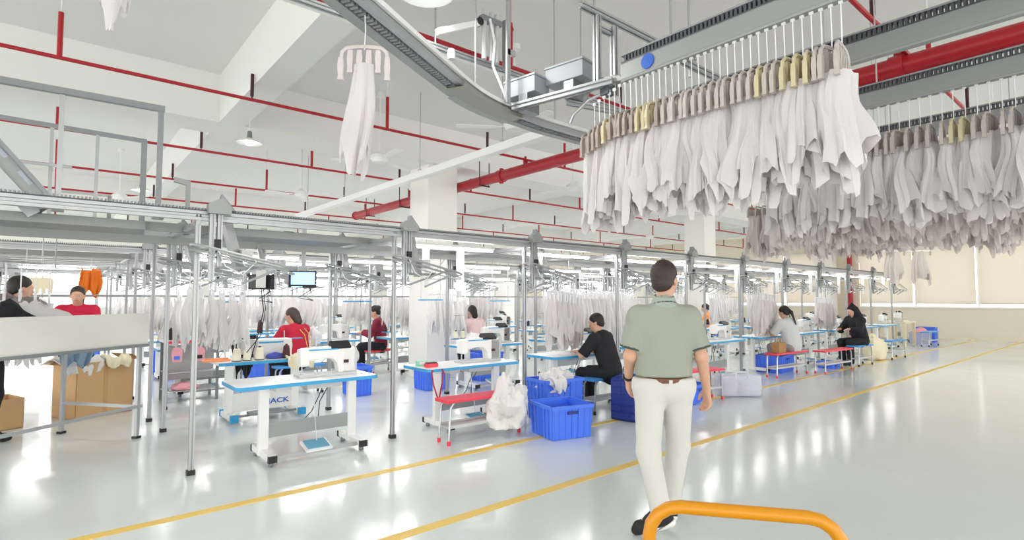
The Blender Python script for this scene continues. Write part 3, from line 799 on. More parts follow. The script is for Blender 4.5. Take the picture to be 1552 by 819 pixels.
# ------------------------------------------------------------------ tables and machines
def table_proto(L=1.28, W=.56, name='sewing_table', edge=BLUEEDGE, top=TABLEW, footm=BLACKP):
    t = thing(name, 'x', 'table')
    hi = .72; c = .035
    poly = [(c, 0), (L-c, 0), (L, c), (L, W-c), (L-c, W), (c, W), (0, W-c), (0, c)]
    G().prism(poly, hi-.03, hi, 'xy').build('tabletop', top, t)
    out = [(x+(.006 if x > L/2 else -.006), y+(.006 if y > W/2 else -.006)) for x, y in poly]
    n = len(poly); g = G()
    g.add([(x, y, hi-.034) for x, y in out]+[(x, y, hi-.003) for x, y in out]+[(x, y, hi-.003) for x, y in poly]+[(x, y, hi-.034) for x, y in poly], [(a*n+i, a*n+(i+1) % n, ((a+1) % 4)*n+(i+1) % n, ((a+1) % 4)*n+i) for a in range(4) for i in range(n)])
    g.build('edge_band', edge, t)
    for x in (.3, L-.14):
        G().box((x, W*.55, .36), (.085, .055, .63)).build('leg', WHITEP, t, bev=.004)
        G().box((x, W*.5, .075), (.07, W-.02, .055)).build('foot_bar', WHITEP, t, bev=.006)
        for y in (.015, W-.015): G().box((x, y, .07), (.075, .04, .06)).build('end_cap', footm, t, bev=.004)
        for y in (.06, W-.06): G().lathe([(.02, 0), (.024, .01), (.024, .03), (.01, .048)], 10, c=(x, y, 0)).build('leveller', ALUD, t)
    G().box(((L+.16)/2, W*.55, .26), (L-.44, .02, .13)).build('brace_panel', GREYSHEET, t)
    G().box(((L+.16)/2, .09, .06), (L-.44, .035, .03)).build('foot_rail', ALU, t)
    G().box((.42, W*.4, hi-.06), (.14, .2, .055)).build('drawer', MACHG, t, bev=.004)
    G().box((.82, W*.5, hi-.07), (.34, .2, .07)).build('oil_pan', MACHG, t, bev=.01)
    p = G().box((0, 0, 0), (.24, .2, .02), rot(rx=R(14))).build('pedal', WHITEP, t, loc=(.72, .12, .105))
    G().box((0, 0, .014), (.2, .16, .012), rot(rx=R(14))).build('pedal_pad', PEDAL, p)
    G().tube([(.74, .16, .12), (.745, .3, .66)], .005, 5).build('pedal_rod', STEEL, t)
    G().tube([(.9, .4, .66), (.86, .44, .5), (.78, .42, .36), (.7, .4, .3), (.74, .38, .24), (.84, .4, .3), (.86, .42, .45), (.95, .42, .6), (.98, .4, .66)], .005, 5).build('cable', BLACKP, t, smooth=True)
    return t
def machine_proto(panel=True, stripe=True):
    t = thing('sewing_machine', 'x', 'sewing machine')
    # origin: table surface, x along the arm; pillar at +x
    G().box((-.01, 0, .012), (.56, .19, .024)).build('bed', MACHG, t, bev=.006)
    arm = [(-.27, .13), (-.26, .1), (-.2, .1), (-.19, .15), (-.05, .17), (.04, .16), (.085, .11), (.1, .02), (.27, .02), (.275, .24), (.25, .275), (.1, .285), (-.24, .27), (-.27, .25)]
    G().prism(arm, -.06, .06, 'xz').build('arm', MACHW, t, bev=.014)
    G().box((-.232, -.005, .185), (.085, .13, .16)).build('head', MACHW, t, bev=.016)
    if stripe: G().box((-.06, -.063, .255), (.3, .006, .012)).box((-.06, .063, .255), (.3, .006, .012)).build('stripe', BLUEEDGE, t)
    G().tube([(-.24, -.0, .1), (-.24, 0, .03)], .006, 6).build('needle_bar', STEEL, t); G().box((-.24, 0, .028), (.02, .04, .008)).build('presser_foot', STEEL, t)
    if panel: G().box((.12, -.02, .285), (.2, .1, .05), rot(rx=R(35))).build('control_panel', BLACKP, t, bev=.008)
    G().lathe([(.03, .0), (.06, .005), (.062, .03), (.04, .04)], 16, c=(.275, 0, .17), r=rot(ry=R(90))).build('handwheel', MACHG, t, smooth=True)
    G().box((.21, .02, .14), (.15, .16, .24)).build('motor_cover', MACHG, t, bev=.012)
    G().tube([(-.1, .03, .28), (-.1, .03, .36)], .006, 5).tube([(-.16, .03, .27), (-.16, .03, .35)], .006, 5).build('thread_pin', STEEL, t)
    G().box((.17, -.065, .13), (.05, .006, .03)).build('brand_plate', REDDARK, t)
    return t
tb0 = table_proto(); mc0 = machine_proto(); mc1 = machine_proto(panel=False, stripe=False)
fresh = {id(tb0): True, id(mc0): True, id(mc1): True}
def inst(proto, loc, rz, label, group):
    k = proto.name
    if fresh.get(k, True) and proto.get('label') == 'x':
        fresh[k] = False; proto.location = loc; proto.rotation_euler.z = rz; proto['label'] = label
        if group: proto['group'] = group
        return proto
    return dup(proto, loc, rz, label, group)
for name, yf, yb, ks in LINES[:3]:
    ks = [k for k in ks if k >= 0]
    for k in ks:
        for side in ('front', 'rear'):
            if name == 'third line' and side == 'rear': continue
            if name == 'front line' and side == 'front' and k == 10: continue
            if name == 'front line' and side == 'rear' and k in (0, 1): continue
            x = bayx(k)+.28; y = yf-.26 if side == 'front' else yb-.1
            if name == 'front line' and side == 'front':
                lab = 'blue-edged white sewing table, %s along the front of the front line' % nth(k)
            else: lab = 'blue-edged white sewing table, %s along the %s side of the %s' % (nth(k), side, name)
            inst(tb0, (x, y, 0), 0, lab, 'blue-edged sewing tables')
            pr_ = mc0 if (k % 3 != 1 or name == 'front line') else mc1
            inst(pr_, (x+.88, y+.3, .72), R(rnd.uniform(-3, 3)), 'white sewing machine on the %s table along the %s side of the %s' % (nth(k), side, name), 'white sewing machines')

# ------------------------------------------------------------------ benches
def bench(loc, rz, L, seat_m, label, redfeet=True, h=.45):
    t = thing('work_bench', label, 'bench', loc, rz, 'small benches with steel legs')
    G().box((0, 0, h-.015), (L, .24, .032)).build('seat', seat_m, t, bev=.006)
    for x in (-L/2+.07, L/2-.07):
        s = 1 if x > 0 else -1
        for y in (-.095, .095):
            l = G().tube([(x-s*.03, y, h-.03), (x+s*.01, y, h-.08), (x+s*.03, y, .02)], .0125, 8).build('leg', STEEL, t, smooth=True)
            G().lathe([(.016, 0), (.019, .005), (.018, .045)], 10, c=(x+s*.03, y, 0)).build('foot_cap', REDSEAT if redfeet else BLACKP, l)
        G().tube([(x+s*.015, -.095, .16), (x+s*.015, .095, .16)], .009, 6).build('end_rail', STEEL, t)
    G().box((0, 0, .17), (L-.1, .2, .012)).box((0, -.1, .18), (L-.1, .008, .03)).box((0, .1, .18), (L-.1, .008, .03)).build('shelf', MACHG, t)
    return t
bench((3.53, 4.72, 0), R(-2), .98, REDSEAT, 'pinkish red bench with white cloth heaped over its end')
bench((5.7, 4.76, 0), 0, .9, BLUESEAT, 'blue bench that the man in the black top sits on', False)
bench((7.18, 4.36, 0), R(-12), .85, REDSEAT, 'pinkish red bench behind the walking man, near the clear bag')
bench((10.85, 4.68, 0), R(-4), 1.2, REDSEAT, 'red bench with the brown woven bag on it')
bench((12.15, 4.32, 0), R(-4), 1.25, REDSEAT, 'empty red bench between the woman in grey and the hooded worker')
bench((13.75, 4.34, 0), R(-3), .8, BLUESEAT, 'blue bench under the worker in black hood', False)
bench((15.95, 4.3, 0), R(-3), .95, BLUESEAT, 'blue bench beside the cream cloth bag', False)
bench((21.0, 4.7, 0), R(-3), .95, BLUESEAT, 'small blue bench near the cream end wall', False)
bench((5.1, 10.15, 0), R(20), .7, REDSEAT, 'red bench under the woman in burgundy')
bench((2.95, 8.62, 0), 0, .75, BLUESEAT, 'blue bench under the woman in crimson with yellow tapes', False)
bench((6.75, 9.12, 0), 0, .8, BLUESEAT, 'blue bench under the person in pale pink', False)
bench((14.2, 8.2, 0), 0, .8, BLUESEAT, 'blue bench under the person in orange', False)

# ------------------------------------------------------------------ crates
def crate(loc, rz, sx, sy, h, m, label, tilt=None, grid=False):
    t = thing('plastic_crate', label, 'crate', loc, rz, 'blue plastic crates')
    if tilt: t.rotation_euler = tilt
    th = .012; g = G()
    g.box((0, 0, .012), (sx-.04, sy-.04, .02))
    def wall(a, b):
        """tapered side from plan point a to b"""
        (x0, y0), (x1, y1) = a, b; k = .94
        vs = [(x0*k, y0*k, .005), (x1*k, y1*k, .005), (x1, y1, h-.02), (x0, y0, h-.02)]
        q = (sx-2*th)/sx; r = (sy-2*th)/sy
        g.add(vs+[(v[0]*q, v[1]*r, v[2]) for v in vs], [(0, 1, 2, 3), (7, 6, 5, 4), (0, 4, 5, 1), (1, 5, 6, 2), (2, 6, 7, 3), (3, 7, 4, 0)])
    c = [(-sx/2, -sy/2), (sx/2, -sy/2), (sx/2, sy/2), (-sx/2, sy/2)]
    for i in range(4): wall(c[i], c[(i+1) % 4])
    g.build('body', m, t)
    r_ = G(); o = .012
    for (x0, y0), (x1, y1) in ((c[0], c[1]), (c[1], c[2]), (c[2], c[3]), (c[3], c[0])):
        r_.bar((x0*1.03, y0*1.03, h-.018), (x1*1.03, y1*1.03, h-.018), .026, .036)
    r_.build('rim', m, t)
    rm = {}
    for i in range(4):
        (x0, y0), (x1, y1) = c[i], c[(i+1) % 4]; n = 6 if abs(x1-x0)+abs(y1-y0) > .4 else 5
        for j in range(n+1):
            f = .04+.92*j/n; x = x0+(x1-x0)*f; y = y0+(y1-y0)*f
            G().bar((x*.955, y*.955, .01), (x*1.012, y*1.012, h-.03), .014, .014).build('rib', m, t)
        if grid:
            for z in (.15, .28, .4): G().bar((x0*(.96+.05*z/h), y0*(.96+.05*z/h), z*h/.5), (x1*(.96+.05*z/h), y1*(.96+.05*z/h), z*h/.5), .012, .012).build('rib', m, t)
        mx, my = (x0+x1)/2, (y0+y1)/2
        if i % 2 == 0: G().bar((mx-.06*(1 if y0 == y1 else 0), my*1.02-.06*(1 if x0 == x1 else 0), h-.075), (mx+.06*(1 if y0 == y1 else 0), my*1.02+.06*(1 if x0 == x1 else 0), h-.075), .02, .03).build('handle', CRATED, t)
    return t
crate((4.27, 4.25, 0), R(-14), .5, .47, .35, CRATE, 'open empty blue crate on the floor beside the yellow line')
crate((4.78, 4.86, 0), R(-8), .56, .4, .5, CRATE, 'taller blue crate holding white cloth, behind the empty blue crate', grid=True)
crate((5.40, 4.42, .265), 0, .42, .5, .42, CRATED, 'dark blue crate standing on its side next to the walking man', tilt=(R(90), 0, R(22)), grid=True)
crate((7.0, 4.42, 0), R(10), .5, .36, .26, CRATE, 'blue crate under the bench behind the walking man')
crate((11.3, 5.12, 0), R(5), .75, .5, .34, CRATE, 'blue crate under the table beside the woman in grey')
crate((12.7, 4.62, 0), 0, .4, .3, .14, CRATE, 'low blue crate at the feet of the hooded worker')
crate((22.9, 5.2, 0), R(5), .5, .5, .5, CRATE, 'blue crate by the cream end wall')
crate((22.1, 5.2, 0), R(5), .7, .5, .36, mat('violet grey plastic', S(190, 192, 226), .5), 'pale violet crate of pink cloth beside the end wall crate')
crate((3.2, 11.2, 0), 0, .75, .45, .5, CRATE, 'blue crate under the table with the brown thread spools')
crate((3.62, 8.0, 0), 0, .3, .4, .45, CRATE, 'blue crate standing behind the tall aluminium post by the column')
crate((4.8, 7.75, 0), 0, .45, .4, .4, CRATE, 'blue crate under the rear table, beside the white column')
crate((6.1, 8.0, 0), 0, .5, .4, .5, CRATE, 'blue crate under the table near the pile of white cloth')
crate((1.75, 12.6, 0), R(5), .5, .4, .5, CRATE, 'blue crate behind the big cardboard box')
crate((.45, 13.2, 0), R(5), .5, .4, .6, CRATE, 'small blue crate seen under the long white cutting table')

# ------------------------------------------------------------------ cloth heaps
def heap(name, loc, size, m, label, cat='cloth', seed=0, group=None, n=28, amp=.24, fine=False):
    vs = []; fs = []; rows = n//2
    for j in range(rows+1):
        a = math.pi*j/rows
        for i in range(n):
            b = 2*math.pi*i/n
            d = Vector((math.sin(a)*math.cos(b), math.sin(a)*math.sin(b), math.cos(a)))
            q = d*1.7+Vector((seed*3.1, seed*1.7, seed))
            f = 1+amp*noise.noise(q)*1.4+amp*.8*(abs(noise.noise(q*2.3))-.25)+amp*.35*abs(noise.noise(q*5.1))
            if fine: f += .10*abs(noise.noise(Vector((q.x*6, q.y*6, q.z*2.2))))-.06*abs(noise.noise(q*9))
            z = d.z*f
            if z < -.55: z = -.55-(z+.55)*-.15
            vs.append((d.x*f*size[0]/2, d.y*f*size[1]/2, (z+.58)/1.6*size[2]))
    for j in range(rows):
        for i in range(n): fs.append((j*n+i, j*n+(i+1) % n, (j+1)*n+(i+1) % n, (j+1)*n+i))
    o = put(name, G().add(vs, fs).mesh(name, m, smooth=True), None, loc)
    return tag(o, label, cat, group)
def drape(name, loc, w, drop, depth, m, label, seed=0, rz=0, cat='cloth', over=.12):
    """cloth lying on an edge and hanging down in front of it, with folds and thickness"""
    r_ = random.Random(seed); nu, nv = 22, 16; vs = []
    ph = r_.uniform(0, 6)
    for j in range(nv+1):
        s = j/nv*(over+drop)
        for i in range(nu+1):
            u = i/nu-.5; hang = max(0, s-over)
            fold = math.sin(u*19+ph)*.5+math.sin(u*31+ph*2+s*5)*.5
            wv = w*(1+.16*math.sin(s*7+ph)-.3*max(0, hang/drop-.5))
            low = .86+.14*math.sin(u*9+ph)
            y = over-s if s < over else -.02-(.018+.07*hang)*(1+fold*.7)-depth*math.sin(min(1, hang/drop*1.3)*2.6)*.5
            z = .02+.018*fold+.03*math.sin(u*7+s*20+ph) if s < over else .02-hang*low
            vs.append((u*wv, y, z))
    n1 = nu+1
    fs = [(j*n1+i, j*n1+i+1, (j+1)*n1+i+1, (j+1)*n1+i) for j in range(nv) for i in range(nu)]
    o = put(name, G().add(vs, fs).mesh(name, m, smooth=True), None, loc, rotz=rz)
    md = o.modifiers.new('thick', 'SOLIDIFY'); md.thickness = .012; md.offset = 0
    return tag(o, label, cat)
heap('white_cloth', (3.78, 4.56, .1), (.40, .36, .47), WCLOTH, 'crumpled white cloth heaped over the end of the red bench and hanging down its front', seed=2, amp=.34, n=56, fine=True)
heap('white_cloth', (4.66, 4.78, .36), (.32, .3, .26), WCLOTH, 'crumpled white cloth spilling from the taller blue crate', seed=3, amp=.4)
drape('white_cloth', (4.62, 4.66, .5), .22, .17, .05, WCLOTH, 'white cloth end hanging over the rim of the taller blue crate', seed=9, over=.1)
heap('white_cloth', (4.95, 4.92, .34), (.3, .26, .2), WCLOTH, 'white cloth lying in the far corner of the taller blue crate', seed=6, amp=.4)
heap('white_cloth', (5.35, 7.3, .72), (.5, .35, .16), WCLOTH, 'pile of white cloth on the rear table near the black spools', seed=7, amp=.3)
heap('white_cloth', (3.25, 8.95, .72), (.26, .24, .3), WCLOTH, 'white cloth bundle beside the woman in crimson', seed=8, amp=.3)
drape('yellow_cloth', (2.42, 7.06, .73), .34, .16, .04, CREAMC, 'pale yellow cloth draped over the end of the table with brown spools', seed=5, over=.25)
heap('cream_bag', (15.3, 4.55, 0), (.75, .5, .62), CREAMC, 'cream cloth bag slumped on the floor beside a blue bench', 'bag', seed=12, amp=.25)
heap('pink_cloth', (22.1, 5.2, .25), (.5, .35, .25), PINKP, 'pink cloth in the pale violet crate by the end wall', seed=14)
# clear bag
t = thing('storage_bag', 'clear violet-white plastic bag of cloth on the floor behind the walking man', 'bag', (8.0, 4.2, 0), R(-38))
b = G().box((0, 0, .17), (.62, .34, .33)); bm = bmesh.new()
me = b.mesh('bag_skin', BAGM, bev=.05); bm.from_mesh(me)
bmesh.ops.subdivide_edges(bm, edges=bm.edges, cuts=2, use_grid_fill=True)
for v in bm.verts: v.co += Vector((noise.noise(v.co*9), noise.noise(v.co*9+Vector((5, 0, 0))), noise.noise(v.co*7+Vector((0, 7, 0)))))*.016*(1 if v.co.z > .03 else .2)
bm.to_mesh(me); bm.free(); me.polygons.foreach_set('use_smooth', [True]*len(me.polygons)); put('bag_skin', me, t)
heap_ = [((-.14, 0, .01), (.28, .26, .24), WCLOTH), ((.14, .0, .01), (.28, .27, .27), WCLOTH)]
for s in (-1, 1): G().tube([(-.1, .17*s, .3), (-.08, .18*s, .38), (.08, .18*s, .38), (.1, .17*s, .3)], .01, 6).build('handle', HANGW, t)
for i, (l, s, m) in enumerate(heap_):
    o = heap('bag_contents', l, s, mat('lilac cloth', S(226, 222, 240), .9, var=.05, bump=.2), 'x', seed=20+i); o.parent = t
    for k in ('label', 'category'): del o[k]
# brown bag on the red bench
t = thing('woven_bag', 'brown woven bag on the red bench beside the woman in grey', 'bag', (10.52, 4.68, .45))
G().prism([(-.14, 0), (.14, 0), (.16, .18), (.13, .2), (-.13, .2), (-.16, .18)], -.07, .07, 'xz').build('body', GOLDBAG, t, bev=.015)
G().tube([(-.07, 0, .19), (-.05, 0, .27), (.05, 0, .27), (.07, 0, .19)], .008, 6).build('handle', GOLDBAG, t)

# ------------------------------------------------------------------ small things on the tables
def spool(loc, m, label, r=.03, h=.11, group=None):
    t = thing('thread_spool', label, 'thread spool', loc, group=group)
    G().lathe([(r*.98, .005), (r*1.05, .02), (r*.8, h*.92), (r*.5, h)], 14).build('thread', m, t, smooth=True)
    G().lathe([(r*1.1, 0), (r*1.1, .006)], 14).lathe([(r*.35, h), (r*.3, h+.015)], 8).build('cone', BLACKP, t)
    return t
rk = thing('spool_shelf', 'small blue-edged spool shelf above the table with the yellow cloth', 'shelf', (1.98, 7.5, .72))
G().box((0, 0, .30), (.46, .16, .014)).build('board', TABLEW, rk); G().box((0, -.084, .30), (.47, .008, .022)).build('edge_band', BLUEEDGE, rk)
for x in (-.2, .2): G().tube([(x, .05, 0), (x, .05, .3)], .01, 6).build('upright', STEEL, rk)
G().box((.2, .02, .22), (.84, .1, .008)).build('lower_board', BLUEEDGE, rk)
spool((1.84, 7.5, 1.03), BROWNC, 'brown thread spool nearer the aluminium post on the blue-edged spool shelf', .042, .15, 'brown thread spools'); spool((2.06, 7.5, 1.03), BROWNC, 'brown thread spool nearer the black monitor on the blue-edged spool shelf', .034, .15, 'brown thread spools')
for i, x in enumerate((1.72, 1.84, 1.98)): spool((x, 7.2, .72), CREAMT, 'cream thread cone, %s of three on the table with the yellow cloth' % nth(i), .05, .15, 'cream thread cones on the table with the yellow cloth')
spool((2.3, 7.2, .72), BROWNC, 'brown thread spool standing beside the yellow cloth', .045, .16)
heap('blue_scrap', (2.18, 7.25, .72), (.2, .14, .07), mat('indigo cloth', S(74, 84, 170), .9), 'small indigo cloth scrap beside the cream thread cones', seed=31)
t = thing('orange_tray', 'flat orange plastic strip sticking out past the table of cream cones', 'tray', (1.52, 7.3, .73)); G().box((0, 0, 0), (.3, .06, .025)).build('strip', mat('orange plastic', S(250, 160, 110), .5), t, bev=.006); G().box((.0, 0, .02), (.26, .03, .02)).build('rim', mat('orange plastic', S(250, 160, 110), .5), t)
# red lanyard, tape and green box on the second table
tx = bayx(1)+.28
t = thing('tape_roll_box', 'small red tape box on the corner of the second front table', 'box', (tx+.14, 5.2, .72)); G().box((0, 0, .02), (.14, .08, .04)).build('base', REDSEAT, t, bev=.006); G().box((0, 0, .045), (.12, .06, .012)).build('lid', REDDARK, t)
t = thing('green_label_box', 'pale green box on the corner of the second front table', 'box', (tx+.1, 5.34, .72)); G().box((0, 0, .03), (.12, .06, .06)).build('body', GREENP, t, bev=.005); G().box((0, -.032, .035), (.08, .004, .03)).build('label_strip', WHITEP, t)
ln = [(0, 0, .0), (-.012, -.002, -.03), (.01, -.004, -.16), (.06, -.002, -.29), (.075, 0, -.3), (.09, .002, -.29), (.12, .004, -.16), (.135, .002, -.03), (.12, 0, 0)]
vs = [(x, y-.004, z) for x, y, z in ln]+[(x*.72+.025, y+.004, z+.02*(1 if z < -.2 else 0)) for x, y, z in ln]
g = G()
for a, b in zip(ln, ln[1:]): g.bar(a, b, .022, .005)
tag(g.build('red_lanyard', mat('lanyard red', S(176, 32, 60), .7), None, loc=(tx+.03, 4.99, .715)), 'red lanyard hanging from the corner of the second front table', 'lanyard')
# spools and gear scattered on the back tables
sc = random.Random(11)
for name, yb_, ks in (('front line', 7.15, (2, 3, 4, 5, 6, 7, 8)), ('second line', 9.75, range(0, 9))):
    for k in ks:
        x = bayx(k)+.4; y = yb_+(.18 if name == 'front line' else .0)
        t = thing('thread_stand', 'thin steel thread stand on the %s %s of the %s' % (nth(k), 'rear table' if name == 'front line' else 'front table', name), 'thread stand', (x, y, .72), group='steel thread stands')
        G().tube([(0, 0, 0), (0, 0, .5)], .006, 6).tube([(-.1, 0, .48), (.1, 0, .48)], .004, 5).build('rod', STEEL, t); G().box((0, 0, .1), (.26, .1, .012)).build('plate', BLUEEDGE, t)
        for j in range(2):
            m = sc.choice((BROWNC, CREAMT, BLACKP, CREAMT)); w = 'black' if m is BLACKP else ('brown' if m is BROWNC else 'cream')
            spool((x-.07+.14*j, y, .827), m, ('nearer ' if j == 0 else 'farther ')+'%s thread cone on the stand of the %s %s, %s' % (w, nth(k), 'rear table' if name == 'front line' else 'front table', name), .038, .12, 'thread cones on the steel stands')
# hanging screens
def monitor(loc, rz, w, h, face, label, lit):
    t = thing('hanging_monitor', label, 'monitor', loc, rz)
    G().box((0, .02, 0), (w, .045, h)).build('casing', BLACKP, t, bev=.006)
    if lit: G().box((.006, -.0045, .012), (w*.86, .006, h*.74)).build('screen', SCREEN, t); G().box((-.06, -.005, -h*.45), (w*.4, .004, .012)).build('light_strip', SCREEN, t)
    else: G().box((0, -.0045, .0), (w*.9, .005, h*.86)).build('screen', mat('dark screen', S(18, 18, 22), .2), t)
    s = G(); slotpost(s, 0, .09, .1, .62, 1.2); s.build('hanger_post', ALU, t); G().box((0, .06, .08), (.1, .05, .16)).build('mount', MACHG, t, bev=.008)
    G().tube([(.08, .03, -h/2), (.1, .02, -h/2-.06), (.02, .03, -h/2-.1), (.12, .04, -h/2-.15), (-.05, .03, -h/2-.12), (.1, .02, -h/2-.02)], .007, 5).build('cable', BLACKP, t, smooth=True)
    return t
monitor((2.26, 6.55, 1.70), R(-25), .31, .2, 0, 'hanging monitor with a glowing pale blue screen', True)
monitor((1.80, 6.55, 1.66), R(-28), .27, .17, 0, 'dark hanging monitor seen beside the glowing one', False)
t = thing('cable_box', 'white switch box with dangling black cables before the dark monitor', 'box', (1.76, 6.42, 1.66)); G().box((0, 0, .03), (.09, .06, .2)).build('body', MACHW, t, bev=.006); G().box((0, 0, .17), (.05, .05, .14)).build('neck', MACHG, t); G().bar((0, 0, .2), (0, .15, .43), .03).build('hanger_arm', ALU, t)
G().tube([(.0, -.02, -.06), (.01, -.03, -.2), (.03, -.02, -.32), (-.02, 0, -.6), (-.06, .1, -.86)], .006, 5).tube([(.02, -.02, -.06), (.05, -.02, -.3), (.04, .1, -.6), (-.05, .3, -.8)], .005, 5).build('cable', BLACKP, t)
t = thing('status_box', 'small white wall box with blue display beside the white column', 'box', (4.08, 5.9, 1.625)); G().box((0, 0, 0), (.14, .05, .12)).build('body', MACHW, t, bev=.006); G().box((0, -.027, .01), (.1, .004, .06)).build('screen', SCREEN, t)
G().box((0, .01, .3), (.09, .05, .5)).build('duct', WHITEP, t); G().box((-.02, 0, -.1), (.05, .04, .08)).build('plug', MACHG, t)
# blue strips (hanging label bars)
for i, (x, y, z) in enumerate(((1.68, 7.53, 1.43), (3.4, 7.53, 1.43), (4.63, 7.53, 1.45), (6.06, 7.53, 1.43), (7.44, 7.53, 1.41), (8.64, 7.53, 1.43))):
    t = thing('spool_bar', 'short blue hanging bar, %s along the rear side of the front line' % nth(i), 'bar', (x, y, z), group='short blue hanging bars')
    G().box((0, 0, 0), (.42, .06, .018)).build('board', BLUEEDGE, t)
    for s in (-1, 1): G().tube([(.18*s, 0, 0), (.18*s, 0, .72)], .007, 5).build('hanger_rod', STEEL, t)

# ------------------------------------------------------------------ garments on the station loops
def bundle(x, y, z0, n, dx, dz, label, group, meshes, hang_label, rz=90, w=1.0, sc=1.0, step=None):
    rt_ = thing('hanger_rail', 'slim steel rail carrying the '+group.replace('white garments', 'garments'), 'rail', (x, y, z0+.03), group='slim steel hanger rails')
    ex = dx*(n-1); ez = dz*(n-1); ty = {5.12: .16, 5.9: 0, 5.1: .18, 7.05: .1, 8.0: -.47}[y]
    G().tube([(-.08, 0, 0), (ex+.08, 0, ez)], .009, 6).build('tube', STEEL, rt_)
    for q in (-.04, ex+.04): G().tube([(q, 0, ez*(q > 0)), (q, ty, 2.14-z0-.03)], .006, 5).build('drop_rod', STEEL, rt_)
    for i in range(n):
        px, py = x+dx*i, y+.012*math.sin(i*2.3); z = z0+dz*i
        a = R(rz+rnd.uniform(-20, 20))
        o = garment(rnd.choice(meshes), (px, py, z-.34), a, label.replace('white garment', nth_word(i+1)+' white garment', 1), group, rnd.uniform(.88, 1.1)*sc); o.scale.x = w; o.scale.y = w
        h = put('clip_hanger', hang_small, None, (px, py, z), rotz=R(rz)); tag(h, hang_label.replace('white clip', nth_word(i+1)+' white clip', 1), 'hanger', 'hangers: '+group)
g = G(); g.tube([(0, 0, .03), (.015, 0, .01), (0, 0, -.04), (.01, 0, -.1), (0, 0, -.23)], .006, 5).tube([(p*.9, 0, z) for p, z in ab], .01, 5)
for c in range(4): g.box((-.1+.066*c, 0, -.31), (.024, .02, .1))
hang_small = g.mesh('clip_hanger', HANGW)
bundle(5.0, 5.12, 1.80, 9, .055, -.006, 'white garment in the bundle hanging beside the man in black', 'white garments beside the man in black', GV, 'white clip hanger in the bundle beside the man in black')
bundle(6.15, 5.9, 1.84, 14, .1, -.004, 'white garment in the long row behind the man in black', 'white garments in the long row behind the man in black', GS, 'white clip hanger in the long row behind the man in black', sc=1.15)
bundle(10.6, 5.1, 1.8, 8, .075, -.004, 'white garment in the bundle above the brown woven bag', 'white garments above the brown woven bag', GV, 'white clip hanger in the bundle above the brown woven bag', sc=1.1)
bundle(13.6, 5.1, 1.72, 9, .08, -.004, 'white garment in the bundle above the hooded worker', 'white garments above the hooded worker', GV, 'white clip hanger in the bundle above the hooded worker')
for k in (-1, 0, 2, 3, 4, 5, 6, 7):
    if k == 2: continue
    w = 'white garment in the rear row, %s bay of the front line' % nth(k+1)
    bundle(bayx(k)+.25, 7.05, 1.82, 6, .11, -.008, w, 'white garments in the rear row, %s bay' % nth(k+1), GS, 'white clip hanger in the rear row, %s bay of the front line' % nth(k+1), sc=1.0)
for k in (-1, 0, 2):
    bundle(bayx(k)+.3, 8.0, 1.78, 6, .12, -.004, 'white garment hanging behind the rear tables, %s bay' % nth(k+1), 'white garments behind the rear tables, %s bay' % nth(k+1), GS, 'white clip hanger behind the rear tables, %s bay' % nth(k+1), sc=1.05)
# the hundreds farther back, beyond counting
def join_far(spots, name, label):
    base = [(np.array([v.co[:] for v in m.vertices]), [tuple(p.vertices) for p in m.polygons]) for m in [garment_mesh(s+200, .2, .08, .62) for s in range(3)]]
    vs = []; fs = []; r_ = random.Random(5)
    for x, y, z in spots:
        v, f = base[r_.randrange(3)]; a = R(r_.uniform(60, 120)); c, s = math.cos(a), math.sin(a)
        w = v.copy(); w[:, 0] = v[:, 0]*c-v[:, 1]*s+x; w[:, 1] = v[:, 0]*s+v[:, 1]*c+y; w[:, 2] = v[:, 2]*r_.uniform(.9, 1.15)+z
        o = len(vs); vs += w.tolist(); fs += [tuple(i+o for i in q) for q in f]
    me = bpy.data.meshes.new(name); me.from_pydata(vs, [], fs); me.polygons.foreach_set('use_smooth', [True]*len(me.polygons)); me.materials.append(GARM3)
    o = put(name, me, kind='stuff'); tag(o, label, 'garments')
sp = []
for name, yf, yb, ks in LINES[1:3]:
    for k in ks:
        for yy in (yf-.15, yb-.1):
            for i in range(5): sp.append((bayx(k)+.25+.13*i, yy+.02*math.sin(i*3), 1.5-.006*i))
join_far(sp, 'far_garments', 'countless white garments hanging along the second and third sewing lines')

# ================================================================== people
def Rz(a):
    c, s = math.cos(a), math.sin(a); return np.array([[c, -s, 0], [s, c, 0], [0, 0, 1]])
def Rx(a):
    c, s = math.cos(a), math.sin(a); return np.array([[1, 0, 0], [0, c, -s], [0, s, c]])
def head_parts(c, yaw=0, nod=0):
    """head, hair and features in the head's own frame: +y is the face"""
    M_ = Rz(yaw) @ Rx(nod); c = np.array(c, float)
    def frame(f): return lambda P: f((P-c) @ M_)
    skull = union([ell((0, -.012, .03), (.077, .096, .09)), ell((0, .028, -.03), (.064, .07, .085)), ell((0, .042, -.078), (.042, .045, .038)), cone((0, .09, .012), (0, .112, -.022), .010, .016), ell((0, .085, .028), (.05, .02, .014)), ell((0, .09, -.058), (.026, .014, .012))], .018)
    ears = union([ell((s*.078, -.006, -.012), (.012, .022, .033)) for s in (-1, 1)], .004)
    hd = lambda P: np.minimum(skull(P), ears(P))
    hair = cut(union([ell((0, -.016, .034), (.086, .104, .1)), ell((0, -.05, -.03), (.07, .058, .06))], .02), lambda P: P[..., 1]-.9*P[..., 2]-.018, lambda P: -.088-P[..., 2], lambda P: np.where(P[..., 2] < -.0, -.008-P[..., 1]*-1-0.0, -1) if False else P[..., 2]*0-1)
    def pt(p): return tuple(M_ @ np.array(p)+c)
    return frame(hd), frame(hair), frame, pt
